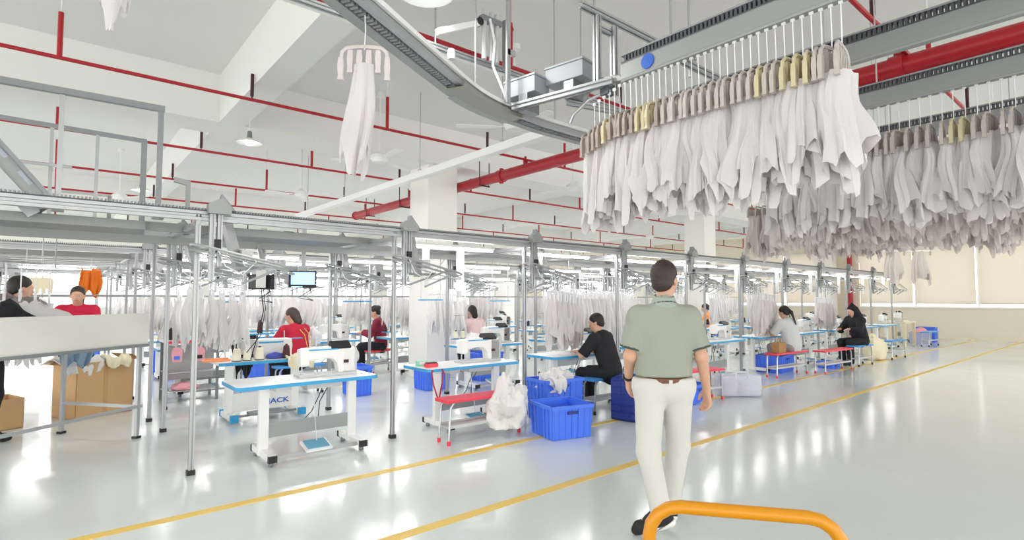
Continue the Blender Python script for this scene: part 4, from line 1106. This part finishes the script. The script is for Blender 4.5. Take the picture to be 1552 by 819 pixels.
def hand(w, d, n, side, curl=.6, s=1.0):
    """w wrist, d finger direction, n palm normal, side vector towards the thumb"""
    w = np.array(w, float); d = np.array(d, float)/np.linalg.norm(d); n = np.array(n, float); n -= d*(n @ d); n /= np.linalg.norm(n)
    t = np.array(side, float); t -= d*(t @ d)+n*(t @ n); t /= np.linalg.norm(t); fs = []
    for k in (-.026, -.009, .009, .026): fs.append(cone(w, w+(d*.085+t*k)*s, .020*s, .0135*s))
    for k, L in ((.030, .066), (.0105, .076), (-.0095, .07), (-.029, .054)):
        a = w+(d*.085+t*k)*s; c1 = curl*.7; c2 = curl*1.6; c3 = curl*2.4
        b = a+(d*math.cos(c1)+n*math.sin(c1))*L*.48*s; c = b+(d*math.cos(c2)+n*math.sin(c2))*L*.32*s; e = c+(d*math.cos(c3)+n*math.sin(c3))*L*.24*s
        fs.append(union([cone(a, b, .0098*s, .009*s), cone(b, c, .009*s, .0083*s), cone(c, e, .0083*s, .0072*s)], .004))
    a = w+(d*.022+t*.024)*s; b = a+(d*.036+t*.024+n*.012)*s; c = b+(d*.03+t*.004+n*.014)*s
    fs.append(cone(a, b, .0135*s, .0105*s)); fs.append(cone(b, c, .0105*s, .0085*s))
    return union(fs, .006)
def bounds(pts, pad):
    A = np.array(pts); return A.min(0)-pad, A.max(0)+pad
def figure(name_label, loc, rz, J, look, h=.016, scale=1.0, group=None):
    """J joints; look: materials and cuts. The body is one surface; clothing and hair are its children."""
    t = thing('person', name_label, 'person', loc, rz, group); t.scale = (scale,)*3
    hf, hairf, frame, pt = head_parts(J['head'], J.get('yaw', 0), J.get('nod', 0))
    sh, el_, wr, hp, kn, an = (J[k] for k in ('shoulder', 'elbow', 'wrist', 'hip', 'knee', 'ankle'))
    pel = np.array(J['pelvis'], float); ch = np.array(J['chest'], float); nk = np.array(J['neck'], float); hc = np.array(J['head'], float)
    toe = J['toe']; wd = J.get('wide', 1.0)
    body = [cone(pel, ch, .13*wd, .14*wd, .66), cone(sh[0], sh[1], .06, .06), cone(nk-(0, 0, .03), hc-(0, .01, .06), .055, .052), hf]
    for i in (0, 1):
        body += [cone(sh[i], el_[i], .05, .04), cone(el_[i], wr[i], .041, .026), cone(hp[i], kn[i], .085, .055), cone(kn[i], an[i], .054, .036), cone(an[i], toe[i], .036, .03)]
    main = union(body, .02)
    hands = [hand(wr[i], J['hand_dir'][i], J['palm'][i], J['thumb'][i], J.get('curl', .6), J.get('hand_s', 1.0)) for i in (0, 1)]
    full = lambda P: np.minimum(np.minimum(main(P), hands[0](P)), hands[1](P)) if h > .012 else union([main]+hands, .012)(P)
    pts = [hc+(0, 0, .13), hc-(.12, .14, 0), hc+(.12, .14, 0), pel]+list(map(np.array, list(sh)+list(el_)+list(wr)+list(hp)+list(kn)+list(an)+list(toe)))+[np.array(wr[i])+np.array(J['hand_dir'][i])*.17 for i in (0, 1)]
    lo, hi = bounds(pts, .11)
    lo[1] = min(lo[1], pel[1]-.24); hi[1] = max(hi[1], pel[1]+.24)
    put('body', sdf_mesh('body', full, lo, hi, h, look.get('skin', SKIN)), t)
    # hair
    hl = hairf
    for q in look.get('hair_more', ()): 
        f0 = hl; f1 = frame(q); hl = (lambda a, b: union([a, b], .02))(f0, f1)
    put('hair', sdf_mesh('hair', hl, hc-(.2, .3, .5 if look.get('hair_more') else .16), hc+(.2, .2, .22), min(h, .012), look['hair']), t)
    # face
    for s in (-1, 1):
        e = G().lathe([(.002, -.011), (.009, -.006), (.011, 0), (.009, .006), (.002, .011)], 10).build('eye', EYEW, t, loc=pt((s*.03, .083, .01)), smooth=True)
        G().lathe([(.001, -.005), (.005, 0), (.001, .005)], 8).build('iris', BLACKP, e, loc=tuple(Rz(J.get('yaw', 0)) @ np.array((0, .0085, 0))), smooth=True)
    G().tube([pt((-.024, .094, -.056)), pt((0, .104, -.054)), pt((.024, .094, -.056))], .005, 6).build('mouth', LIPS, t, smooth=True)
    # upper garment
    sl = look.get('sleeve', 1.0); wU = look.get('loose', .03)
    up_ = [cone(pel+(0, 0, .02), ch, .13*wd+wU*1.1, .142*wd+wU, .68), cone(sh[0], sh[1], .062+wU*.5, .062+wU*.5), cone(nk-(0, 0, .05), nk, .085, .06), cone(nk-(0, 0, .05), sh[0], .06, .045), cone(nk-(0, 0, .05), sh[1], .06, .045)]
    arms = []; trims = []
    for i in (0, 1):
        S0, E0, W0 = np.array(sh[i], float), np.array(el_[i], float), np.array(wr[i], float)
        if sl <= 1:
            e = S0+(E0-S0)*sl; n = (E0-S0)/np.linalg.norm(E0-S0)
            arms.append(cut(cone(S0, S0+(E0-S0)*(sl+.2), .062+wU*.5, .058+wU*.55), half(n, e)))
            trims.append(cut(cone(S0, S0+(E0-S0)*(sl+.2), .0645+wU*.5, .0605+wU*.55), half(n, e+n*.001), half(-n, e-n*.016)))
        else:
            arms.append(cone(S0, E0, .062+wU*.5, .05+wU*.4)); arms.append(cut(cone(E0, W0, .05+wU*.4, .038+wU*.3), half(W0-E0, E0+(W0-E0)*.94)))
    hem = look.get('hem', pel[2]-.06)
    torso = union(up_+arms, .03)
    shirt = cut(torso, above(hem), lambda P: -(np.sqrt(((P-(nk+(0, .02, .045)))**2).sum(-1))-.062))
    put('shirt', sdf_mesh('shirt', shirt, lo, hi+(0, 0, 0), h if h > .012 else .011, look['shirt']), t)
    if look.get('trim'):
        for f in trims: put('sleeve_trim', sdf_mesh('sleeve_trim', f, lo, hi, .009, look['trim']), t)
        col = cut(cone(nk-(0, 0, .035), nk+(0, -.004, .03), .088, .066), lambda P: -(np.sqrt((P[..., 0]-nk[0])**2+(P[..., 1]-nk[1]+.0)**2)-.0575), half((0, -.25, 1), nk+(0, 0, .032)), half((0, .3, -1), nk-(0, 0, .04)), lambda P: .02-np.abs(P[..., 0])-np.maximum(0, -(P[..., 1]-nk[1]))*9)
        put('collar', sdf_mesh('collar', col, nk-(.14, .14, .1), nk+(.14, .14, .1), .007, look.get('collar', look['shirt'])), t)
        c2 = cut(cone(nk-(0, 0, .042), nk+(0, -.004, .03), .0915, .069), lambda P: -(np.sqrt((P[..., 0]-nk[0])**2+(P[..., 1]-nk[1])**2)-.0575), half((0, .3, 1), nk-(0, 0, .026)), half((0, -.3, -1), nk-(0, 0, .036)))
        put('collar_trim', sdf_mesh('collar_trim', c2, nk-(.14, .14, .1), nk+(.14, .14, .1), .006, look['trim']), t)
    # trousers
    lw = look.get('leg_loose', .02); lg = [cone(np.array(hp[0]), np.array(hp[1]), .105*wd, .105*wd, .95), cone(pel+(0, 0, .06), pel-(0, 0, .04), .125*wd, .13*wd, .8)]
    for i in (0, 1): lg += [cone(hp[i], kn[i], .09+lw, .062+lw), cone(kn[i], np.array(an[i])+(np.array(an[i])-np.array(kn[i]))*.0, .060+lw, .048+lw*1.1)]
    tr = cut(union(lg, .03), below(look.get('waist', pel[2]+.05)))
    for i in (0, 1):
        d = np.array(an[i], float)-np.array(kn[i], float); 
        tr = (lambda f, a, d: (lambda P: np.where(((P-a) @ d > .0) & (np.abs((P-a)).sum(-1) < .35), np.maximum(f(P), ((P-a) @ d)/np.linalg.norm(d)), f(P))))(tr, np.array(an[i], float)+d/np.linalg.norm(d)*.035, d)
    put('trousers', sdf_mesh('trousers', tr, lo, hi, h if h > .012 else .011, look['trousers']), t)
    if look.get('belt'):
        bl_ = cut(union([cone(pel+(0, 0, .03), pel-(0, 0, .06), .134*wd, .139*wd, .82)], .02), below(look['waist']+.004), above(look['waist']-.03))
        put('belt', sdf_mesh('belt', bl_, lo, hi, .009, look['belt']), t)
    for i in (0, 1):
        a = np.array(an[i], float); q = np.array(toe[i], float); d = (q-a); d[2] = min(d[2], 0); dh = d/np.linalg.norm(d)
        heel = a-np.array([dh[0], dh[1], 0])*.045-(0, 0, .03)
        s_ = union([cone(heel, q, .042, .036), cone(a+(0, 0, .0), (a+q)/2, .046, .036), cone(q, q+dh*.035, .036, .026)], .03)
        put('shoe', sdf_mesh('shoe', s_, np.minimum(heel, q)-.12, np.maximum(a, q)+.12, .011, look.get('shoe', SHOE)), t)
        if look.get('sole'):
            pl = np.cross(dh, np.array([-dh[1], dh[0], 0.])/max(1e-6, np.linalg.norm(dh[:2]))); pl = pl/np.linalg.norm(pl); pl *= np.sign(pl[2])
            sg = union([cone(heel-pl*.026, q-pl*.02, .038, .036), cone(q-pl*.02, q+dh*.035-pl*.014, .034, .028)], .02)
            s2 = cut(sg, half(pl, heel-pl*.03))
            put('sole', sdf_mesh('sole', s2, np.minimum(heel, q)-.12, np.maximum(a, q)+.12, .010, look['sole']), t)
    return t, J, lo, hi
def sit(lean=.14, reach=.4, elbow_out=.25, yaw=0, nod=-.35, wide=1.0, turn=0):
    return dict(pelvis=(0, 0, .55), chest=(0, lean*.75, .9), neck=(0, lean*1.1, 1.06), head=(0, lean*1.1+.05, 1.20), yaw=yaw, nod=nod, wide=wide,
        shoulder=[(-.17*wide, lean, .985), (.17*wide, lean, .985)], elbow=[(-elbow_out, lean+.14, .76), (elbow_out, lean+.14, .76)], wrist=[(-.13, lean+reach*.75, .80), (.13, lean+reach*.75, .80)],
        hip=[(-.1, .02, .53), (.1, .02, .53)], knee=[(-.12, .40, .50), (.12, .40, .50)], ankle=[(-.11, .38, .10), (.11, .38, .10)], toe=[(-.12, .53, .045), (.12, .53, .045)],
        hand_dir=[(.3, 1, -.15), (-.3, 1, -.15)], palm=[(0, 0, -1), (0, 0, -1)], thumb=[(1, 0, 0), (-1, 0, 0)], curl=.45)
def stand(lean=.12, yaw=0, nod=-.5, reach=.42, hz=1.02):
    return dict(pelvis=(0, 0, .92), chest=(0, lean*.7, 1.26), neck=(0, lean, 1.40), head=(0, lean+.04, 1.535), yaw=yaw, nod=nod,
        shoulder=[(-.17, lean*.9, 1.33), (.17, lean*.9, 1.33)], elbow=[(-.24, lean+.1, 1.1), (.24, lean+.1, 1.1)], wrist=[(-.14, lean+reach*.8, hz+.02), (.14, lean+reach*.8, hz+.02)],
        hip=[(-.09, 0, .88), (.09, 0, .88)], knee=[(-.1, .03, .48), (.1, .03, .48)], ankle=[(-.1, -.02, .09), (.1, -.02, .09)], toe=[(-.12, .13, .045), (.12, .13, .045)],
        hand_dir=[(.3, 1, -.1), (-.3, 1, -.1)], palm=[(0, 0, -1), (0, 0, -1)], thumb=[(1, 0, 0), (-1, 0, 0)], curl=.4)
# --- the man walking away
J = dict(pelvis=(0, 0, .965), chest=(0, -.01, 1.235), neck=(.006, -.01, 1.46), head=(.024, .028, 1.60), yaw=R(-38), nod=0, wide=1.14,
    shoulder=[(-.158, -.01, 1.345), (.163, -.01, 1.345)], elbow=[(-.222, -.01, 1.09), (.236, -.05, 1.09)], wrist=[(-.2, .16, .92), (.305, .06, .865)],
    hip=[(-.09, 0, .90), (.09, 0, .90)], knee=[(-.112, -.02, .47), (.118, .10, .48)], ankle=[(-.09, -.22, .165), (.055, .08, .10)], toe=[(-.21, -.17, .05), (.06, .24, .045)],
    hand_dir=[(.1, .35, -1), (.12, .25, -1)], palm=[(1, 0, 0), (-1, -.35, 0)], thumb=[(0, 1, 0), (0, 1, 0)], curl=.55, hand_s=1.06)
look = dict(hair=HAIRB, shirt=POLO, trousers=CHINO, trim=TRIM, collar=POLOC, belt=BELT, sleeve=.82, loose=.036, hem=.962, waist=.955, leg_loose=.014, shoe=SHOE, sole=SOLE)
man, J0, lo, hi = figure('man in sage green polo and off-white trousers walking away down the aisle', (3.11, 2.14, 0), R(-40), J, look, h=.0085)
ww = np.array(J['wrist'][0]); ed = ww-np.array(J['elbow'][0]); ed /= np.linalg.norm(ed)
put('watch_strap', sdf_mesh('watch_strap', cut(cone(ww-ed*.05, ww+ed*.03, .034, .032), half(ed, ww-ed*.004), half(-ed, ww-ed*.03)), ww-.09, ww+.09, .006, BLACKP), man)
G().box(tuple(ww-ed*.017+np.array((-.034, .0, .0))), (.012, .03, .03)).build('watch_face', BLACKP, man, bev=.003)
G().box((0, -.165, .94), (.022, .006, .03)).build('belt_loop', CHINO, man)
# --- seated workers and others
pony = [cone((0, -.1, .02), (0, -.15, -.05), .035, .03), cone((0, -.15, -.05), (.01, -.15, -.3), .028, .012)]
bun = [ell((0, -.1, .06), (.045, .045, .045))]
bob = [cone((0, -.06, .0), (0, -.08, -.12), .075, .06)]
def worker(label, loc, rz, J, **k):
    k.setdefault('hair', HAIR); k.setdefault('trousers', BLACKC); k.setdefault('sleeve', 1.7)
    return figure(label, loc, rz, J, k, h=.018, scale=k.pop('scale', 1.0))[0]
worker('short-haired man in black top bent over a sewing table on a blue bench', (5.62, 4.66, 0), R(14), sit(lean=.16, elbow_out=.29, yaw=R(15), wide=1.18), shirt=BLACKC, sleeve=.95, loose=.035, scale=.96, hem=.44)
r = worker('woman in crimson top with yellow tapes down her back, at a sewing table', (2.95, 8.6, 0), R(25), sit(lean=.12, elbow_out=.3, yaw=R(10), wide=1.15), shirt=REDC, loose=.035, hair=HAIRB, hair_more=bob, hem=.46)
for x in (-.03, .07): G().tube([(x, .06, 1.06), (x, -.12, .92), (x+.02, -.16, .75), (x+.01, -.165, .55)], .006, 5).build('shoulder_tape', YTAPE, r)
worker('woman in burgundy sitting sideways on a red bench beside the white column', (5.1, 10.15, 0), R(62), sit(lean=.08, elbow_out=.24, wide=1.05), shirt=DREDC, loose=.04, hair_more=bun, hem=.44)
worker('dark-haired person in pale pink working behind the white column', (6.7, 9.12, 0), R(-5), sit(lean=.1), shirt=PINKC, hair_more=bob, hem=.45)
worker('woman in red facing forward behind the long white cutting table', (.27, 9.45, 0), R(172), stand(nod=-.12, lean=.08), shirt=mat('bright red knit', S(206, 30, 66), .85), hair=HAIRB, hair_more=bob, scale=.985)
worker('man in navy reaching over the cutting table at the edge of the scene', (-.50, 7.78, 0), R(-70), stand(lean=.2, nod=-.2), shirt=NAVY, sleeve=.8, hair=HAIR, scale=1.03)
worker('person in orange sitting beyond the front line of tables', (14.25, 8.2, 0), R(20), sit(lean=.1), shirt=ORANGEC, hair_more=pony, hem=.45)
worker('woman in light grey with a long ponytail on the red bench', (11.1, 4.66, 0), R(-12), sit(lean=.12, elbow_out=.27, wide=1.12), shirt=GREYC, sleeve=.95, loose=.045, hair_more=pony, trousers=mat('grey trouser cloth', S(150, 148, 150), .9), hem=.43)
hood = [cone((0, -.03, .05), (0, -.06, .16), .1, .02), cone((0, -.05, .0), (0, -.06, -.2), .1, .13)]
worker('worker in black hood and black clothes sitting in profile on a blue bench', (13.85, 4.36, 0), R(62), sit(lean=.14, reach=.35), shirt=BLACKC, loose=.055, hair=BLACKC, hair_more=hood, hem=.43)

# ================================================================== the head of the line: gantry, cutting table, boxes
t = thing('steel_gantry', 'tall grey aluminium gantry of uprights and beams standing on the track', 'gantry', (0, 0, 0))
def bar(p0, p1, nm, w=.04, m=ALUD): return G().bar(p0, p1, w).build(nm, m, t)
bar((-1.4, 5.6, 3.115), (.70, 5.6, 3.14), 'top_beam', .05); bar((.675, 5.6, 2.2), (.675, 5.6, 3.12), 'upright'); bar((.005, 5.6, 2.2), (.005, 5.6, 3.1), 'upright', .035, ALU)
bar((-1.2, 7.0, 3.2), (.72, 7.0, 3.17), 'top_beam', .04); bar((.70, 7.0, 2.1), (.70, 7.0, 3.17), 'upright', .05); bar((-.06, 7.0, 2.1), (-.06, 7.0, 3.17), 'upright', .03, ALU)
bar((.3, 7.0, 2.1), (.3, 7.0, 3.17), 'upright', .03, ALU); bar((-.4, 6.8, 2.75), (.1, 6.8, 2.75), 'cross_bar', .025, ALU); bar((.0, 7.4, 2.6), (.45, 7.4, 2.6), 'cross_bar', .025, ALU); bar((.44, 7.4, 2.1), (.44, 7.4, 2.6), 'upright', .035)
for x in (.005, .675): G().box((x, 5.6, 2.17), (.08, .08, .02)).build('base_plate', GREYSHEET, t)
for x, y in ((.70, 7.0), (-.06, 7.0), (.3, 7.0), (.44, 7.4)): G().box((x, y, 2.12), (.07, .07, .02)).build('base_plate', GREYSHEET, t)
t = thing('lift_bracket', 'small bent grey bracket standing on the track beside the gantry', 'bracket', (.86, 5.45, 2.22))
G().prism([(0, 0), (.03, 0), (.03, .28), (-.09, .3), (-.09, .26), (-.0, .24)], -.02, .02, 'xz').build('arm', RAILGREY, t); G().box((-.05, 0, .02), (.16, .06, .03)).build('foot', GREYSHEET, t)
t = thing('inclined_lift', 'slanted grey conveyor lift with faint blue print at the edge of the scene', 'conveyor', (-.1, 5.75, 2.24))
mrot = rot(ry=R(52))
G().box((-.26, 0, .33), (.95, .24, .15), mrot).build('side_panel', GREYSHEET, t); G().box((-.34, -.12, .28), (1.0, .03, .09), mrot).build('frame_rail', ALU, t); G().box((-.2, -.13, .36), (1.0, .025, .03), mrot).build('frame_rail', ALUD, t)
for k in range(3):
    p = mrot @ Vector((-.25+.24*k, -.02, .028)); G().box((-.26+p.x, -.122, .33+p.z), (.12, .004, .03), mrot).build('print_mark', mat('faint blue print', S(176, 184, 198), .6), t)
# long table with a white guard panel
t = thing('cutting_table', 'long white-panelled standing table with grey steel legs', 'table', (.80, 7.0, 0), R(38))
G().box((-1.7, .01, 1.15), (3.4, .02, .33)).build('guard_panel', mat('panel white', S(226, 224, 218), .45, var=.01), t, bev=.003)
G().box((-1.7, .55, .985), (3.4, 1.1, .03)).build('tabletop', TABLEW, t)
G().box((-1.7, .0, .975), (3.4, .035, .03)).build('front_rail', ALUD, t); G().box((-1.7, .06, .33), (3.4, .03, .03)).build('lower_rail', ALU, t)
for x in (-.05, -1.7, -3.3):
    for y in (.06, 1.04):
        G().box((x, y, .5), (.035, .035, .97)).build('leg', ALU, t); G().box((x, y, .012), (.06, .06, .024)).build('foot', BLACKP, t)
G().box((-.05, .55, .33), (.03, 1.0, .03)).build('end_rail', ALU, t)
def on_table(x, y): v = Matrix.Rotation(R(38), 3, 'Z') @ Vector((x, y, 0)); return (.8+v.x, 7.0+v.y)
for x, y, s, m, lab, sd in ((-.98, .5, (.34, .3, .40), BLACKC, 'black cloth heap on the cutting table near the woman in red', 41), (-.95, .35, (.6, .4, .4), WCLOTH, 'big white cloth heap on the cutting table', 42),
                       (-1.25, .25, (.5, .36, .42), BLACKC, 'black cloth heap on the cutting table near the man in navy', 43), (-.8, .75, (.5, .4, .5), mat('grey brown cloth', S(150, 140, 136), .9), 'grey brown cloth heap behind the white heap on the cutting table', 44)):
    p = on_table(x, y); heap('cloth_heap', (p[0], p[1], 1.0), s, m, lab, seed=sd, amp=.3)
# cardboard boxes
def carton(loc, rz, sx, sy, h, label, flaps=True):
    t = thing('cardboard_box', label, 'box', loc, rz, 'cardboard boxes under the cutting table')
    g = G(); w = .006
    g.box((0, 0, .004), (sx, sy, .008))
    for x in (-1, 1): g.box((x*(sx/2-w/2), 0, h/2), (w, sy, h))
    for y in (-1, 1): g.box((0, y*(sy/2-w/2), h/2), (sx, w, h))
    g.build('body', CARD, t)
    if flaps:
        for x in (-1, 1): G().box((x*(sx/2+.05), 0, h+.02), (.14, sy*.95, .006), rot(ry=R(x*35))).build('flap', CARD, t)
    G().box((0, -sy/2-.002, h*.5), (.05, .003, h*.98)).build('tape_strip', mat('parcel tape', S(190, 152, 104), .3), t)
    return t
carton((.44, 8.85, 0), R(26), .66, .5, .68, 'large open cardboard box with white cloth spilling over its rim')
carton((-.52, 8.55, 0), R(20), .5, .45, .34, 'low cardboard box at the edge of the scene under the cutting table', False)
drape('white_cloth', (.33, 8.60, .69), .56, .2, .05, WCLOTH, 'white cloth hanging over the rim of the large cardboard box', seed=51, rz=R(26), over=.3)
drape('blue_cloth', (.22, 8.42, .97), .3, .36, .06, BCLOTH, 'blue grey cloth hanging down from the cutting table over the cardboard box', seed=52, rz=R(20), over=.12)
drape('cream_cloth', (.66, 8.70, .70), .34, .14, .04, CREAMC, 'cream cloth lying on the rim of the large cardboard box', seed=53, rz=R(20), over=.1)
# hanging orange jacket and number board
drape('orange_jacket', (.47, 11.4, 1.92), .27, .46, .08, ORANGED, 'orange jacket hanging above the woman in red', seed=54, cat='jacket', over=.05)
t = thing('jacket_rail', 'thin steel rail carrying the orange jacket', 'rail', (.47, 11.42, 1.96)); G().tube([(-.6, 0, 0), (.5, 0, 0)], .012, 6).build('tube', STEEL, t); G().tube([(0, 0, 0), (0, 0, .2)], .008, 5).build('drop_rod', STEEL, t)
t = thing('cream_hanger_board', 'cream scalloped clip board hanging near the man in navy', 'clip board', (-.2, 9.6, 1.62))
G().prism([(-.2, -.02), (.2, -.02), (.2, .1), (.16, .13), (-.16, .13), (-.2, .1)], -.012, .012, 'xz').build('board', CREAMC, t)
for k in range(6): G().box((-.17+.068*k, 0, -.05), (.045, .02, .07)).build('clip', CREAMC, t, bev=.006)
for s in (-.08, .08): G().tube([(s, 0, .13), (s, 0, .5)], .005, 5).build('hanger_rod', STEEL, t)
# red-edged table with pink pouches, black coat, pad on the floor
t = thing('red_table', 'red-edged table with grey storage below, by the aluminium posts', 'table', (1.22, 8.95, 0))
G().box((.35, .28, .86), (.7, .56, .03)).build('tabletop', TABLEW, t); G().box((.35, -.004, .855), (.71, .012, .04)).build('edge_band', REDSEAT, t)
for x in (.03, .67):
    for y in (.04, .52): G().box((x, y, .42), (.035, .035, .84)).build('leg', ALUD, t)
G().box((.35, .3, .55), (.64, .02, .5)).build('back_panel', MACHG, t); G().box((.35, .28, .16), (.66, .5, .012)).build('shelf', MACHG, t); G().box((.35, .28, .42), (.66, .5, .012)).build('shelf', MACHG, t)
for i, x in enumerate((.14, .42)):
    q = thing('pink_pouch', 'small pink pouch hung under the red-edged table, %s' % ('with a blue band' if i == 0 else 'with a black mark'), 'pouch', (1.22+x, 8.93, .58))
    G().prism([(-.05, 0), (.06, 0), (.07, .16), (.03, .2), (-.05, .2), (-.07, .12)], -.02, .02, 'xz').build('body', PINKP, q, bev=.004); G().box((.0, -.022, .06), (.07, .004, .05)).build('band', CRATE if i == 0 else BLACKP, q)
heap('pink_cloth', (1.5, 9.1, .17), (.34, .3, .1), PINKP, 'folded pink cloth on the bottom shelf of the red-edged table', seed=61)
t = thing('seam_machine', 'grey white sewing machine on the red-edged table', 'sewing machine', (1.55, 9.2, .876))
G().box((0, 0, .03), (.3, .16, .06)).build('bed', MACHG, t, bev=.01); G().prism([(-.13, .14), (-.08, .16), (.04, .15), (.05, .06), (.14, .06), (.14, .24), (.08, .28), (-.13, .24)], -.05, .05, 'xz').build('arm', MACHW, t, bev=.012); G().tube([(-.1, 0, .14), (-.1, 0, .06)], .006, 6).build('needle_bar', STEEL, t)
spool((1.32, 9.2, .876), BLACKP, 'black thread cone on the red-edged table', .04, .16)
t = thing('black_coat', 'long black coat hanging from a stand behind the tall aluminium post', 'coat', (2.16, 8.7, 0))
o = drape('coat_body', (0, 0, .93), .3, .66, .1, BLACKC, 'x', seed=66, over=.04); o.parent = t
del o['label'], o['category']
G().tube([(0, .06, 0), (0, .06, .97)], .012, 6).box((0, .06, .01), (.3, .3, .02)).build('stand', ALUD, t); G().tube([(-.14, .05, .93), (0, .06, .97), (.14, .05, .93)], .01, 6).build('hanger', BLACKP, t)
post(.93, 7.86, 'slotted aluminium post beside the end of the cutting table', None, 1.0)
post(1.18, 8.55, 'slotted aluminium post in front of the red-edged table', None, 1.0)

# the low machine stand with printed panel behind the first table
t = thing('machine_stand', 'white machine stand with blue printed panel and blue feet behind the first table', 'table', (1.55, 7.02, 0))
L_ = 1.0
G().box((L_/2, .28, .70), (L_+.1, .5, .03)).build('tabletop', TABLEW, t, bev=.004)
G().box((L_/2, .024, .70), (L_+.11, .012, .036)).build('edge_band', BLUEEDGE, t)
for x in (.12, .9):
    G().box((x, .3, .38), (.09, .06, .62)).build('leg', WHITEP, t, bev=.004); f = G().box((x, .27, .06), (.08, .52, .06)).build('foot_bar', WHITEP, t, bev=.006)
    for y in (.01, .53): G().box((x, y, .06), (.09, .06, .085)).build('end_cap', CYAN, t, bev=.006)
G().tube([(.1, .1, .07), (.95, .1, .07)], .014, 8).build('foot_rail', ALUD, t); G().box((.5, .12, .085), (.4, .16, .03)).build('pedal', ALUD, t, bev=.005)
pn = G().box((.52, .3, .20), (.72, .02, .22)).build('brace_panel', WHITEP, t)
fc = bpy.data.curves.new('printed_letters', 'FONT'); fc.body = 'JACK'; fc.size = .085; fc.extrude = .001; fc.offset = .0022; fc.align_x = 'CENTER'; fc.materials.append(INK)
fo = bpy.data.objects.new('printed_letters', fc); COL.objects.link(fo); fo.parent = pn; fo.location = (.70, .288, .15); fo.rotation_euler = (R(90), 0, 0)
fo.scale = (1.3, 1, 1)
bpy.context.view_layer.update()
fm_ = bpy.data.meshes.new_from_object(fo.evaluated_get(bpy.context.evaluated_depsgraph_get()))
let = put('printed_letters', fm_, pn, fo.location); let.rotation_euler = fo.rotation_euler; let.scale = fo.scale
bpy.data.objects.remove(fo)
t = thing('overlock_machine', 'boxy white overlock machine behind the cream thread cones', 'sewing machine', (2.2, 7.42, .716))
G().box((0, 0, .12), (.42, .2, .24)).build('body', MACHW, t, bev=.016); G().box((-.3, 0, .15), (.18, .16, .18)).build('motor', MACHG, t, bev=.012); G().box((-.05, -.102, .2), (.3, .006, .02)).build('stripe', BLUEEDGE, t); G().tube([(.12, -.06, .24), (.12, -.06, .34)], .006, 5).build('thread_pin', STEEL, t)
G().lathe([(.05, 0), (.055, .02), (.02, .03)], 14, c=(.21, 0, .14), r=rot(ry=R(90))).build('handwheel', MACHG, t, smooth=True)
# cream wooden work table at the far end
t = thing('wooden_table', 'cream wooden work table with a small machine near the end wall', 'table', (19.75, 5.0, 0))
G().box((.55, .3, .74), (1.1, .6, .04)).build('tabletop', WOODT, t)
for x in (.06, 1.04):
    for y in (.06, .54): G().box((x, y, .36), (.08, .08, .72)).build('leg', WOODT, t)
G().box((.55, .55, .4), (.9, .02, .5)).build('back_panel', WOODT, t)
dup(mc0, (20.3, 5.3, .762), R(10), 'white sewing machine on the cream wooden work table', 'white sewing machines')
inst(tb0, (21.3, 5.55, 0), 0, 'blue-edged white sewing table nearest the end wall', 'blue-edged sewing tables')
dup(mc0, (22.1, 5.85, .72), 0, 'white sewing machine on the table nearest the end wall', 'white sewing machines')

# ================================================================== push cart in front
t = thing('push_cart', 'platform trolley with orange-yellow tube handle', 'trolley', (1.385, .72, 0), R(-53))
wh = .235; zt = .918
hp_ = [(-wh-.0, 0, .22)]+[(-wh, 0, zt-.08)]+[(-wh+.08-.08*math.cos(R(a)), 0, zt-.08+.08*math.sin(R(a))) for a in (22, 45, 68, 90)]+[(wh-.08+.08*math.sin(R(a)), 0, zt-.08+.08*math.cos(R(a))) for a in (0, 22, 45, 68, 90)]+[(wh, 0, .22)]
G().tube(hp_, .0175, 14).build('handle', ORANGEY, t, smooth=True)
G().prism(rrect(-.27, -.74, .27, .03, .05), .17, .215).build('deck', mat('deck rubber', S(60, 62, 66), .7), t)
wm = G().lathe([(.02, -.018), (.05, -.018), (.055, -.01), (.055, .01), (.05, .018), (.02, .018)], 16, r=rot(ry=R(90))).mesh('wheel', BLACKP, smooth=True)
fm = G().box((0, 0, .09), (.06, .06, .02)).box((-.026, 0, .05), (.006, .04, .09)).box((.026, 0, .05), (.006, .04, .09)).mesh('fork', STEEL)
for x in (-.2, .2):
    for y in (-.64, -.06): w = put('wheel', wm, t, (x, y, .055)); put('fork', fm, w, (0, 0, .01))
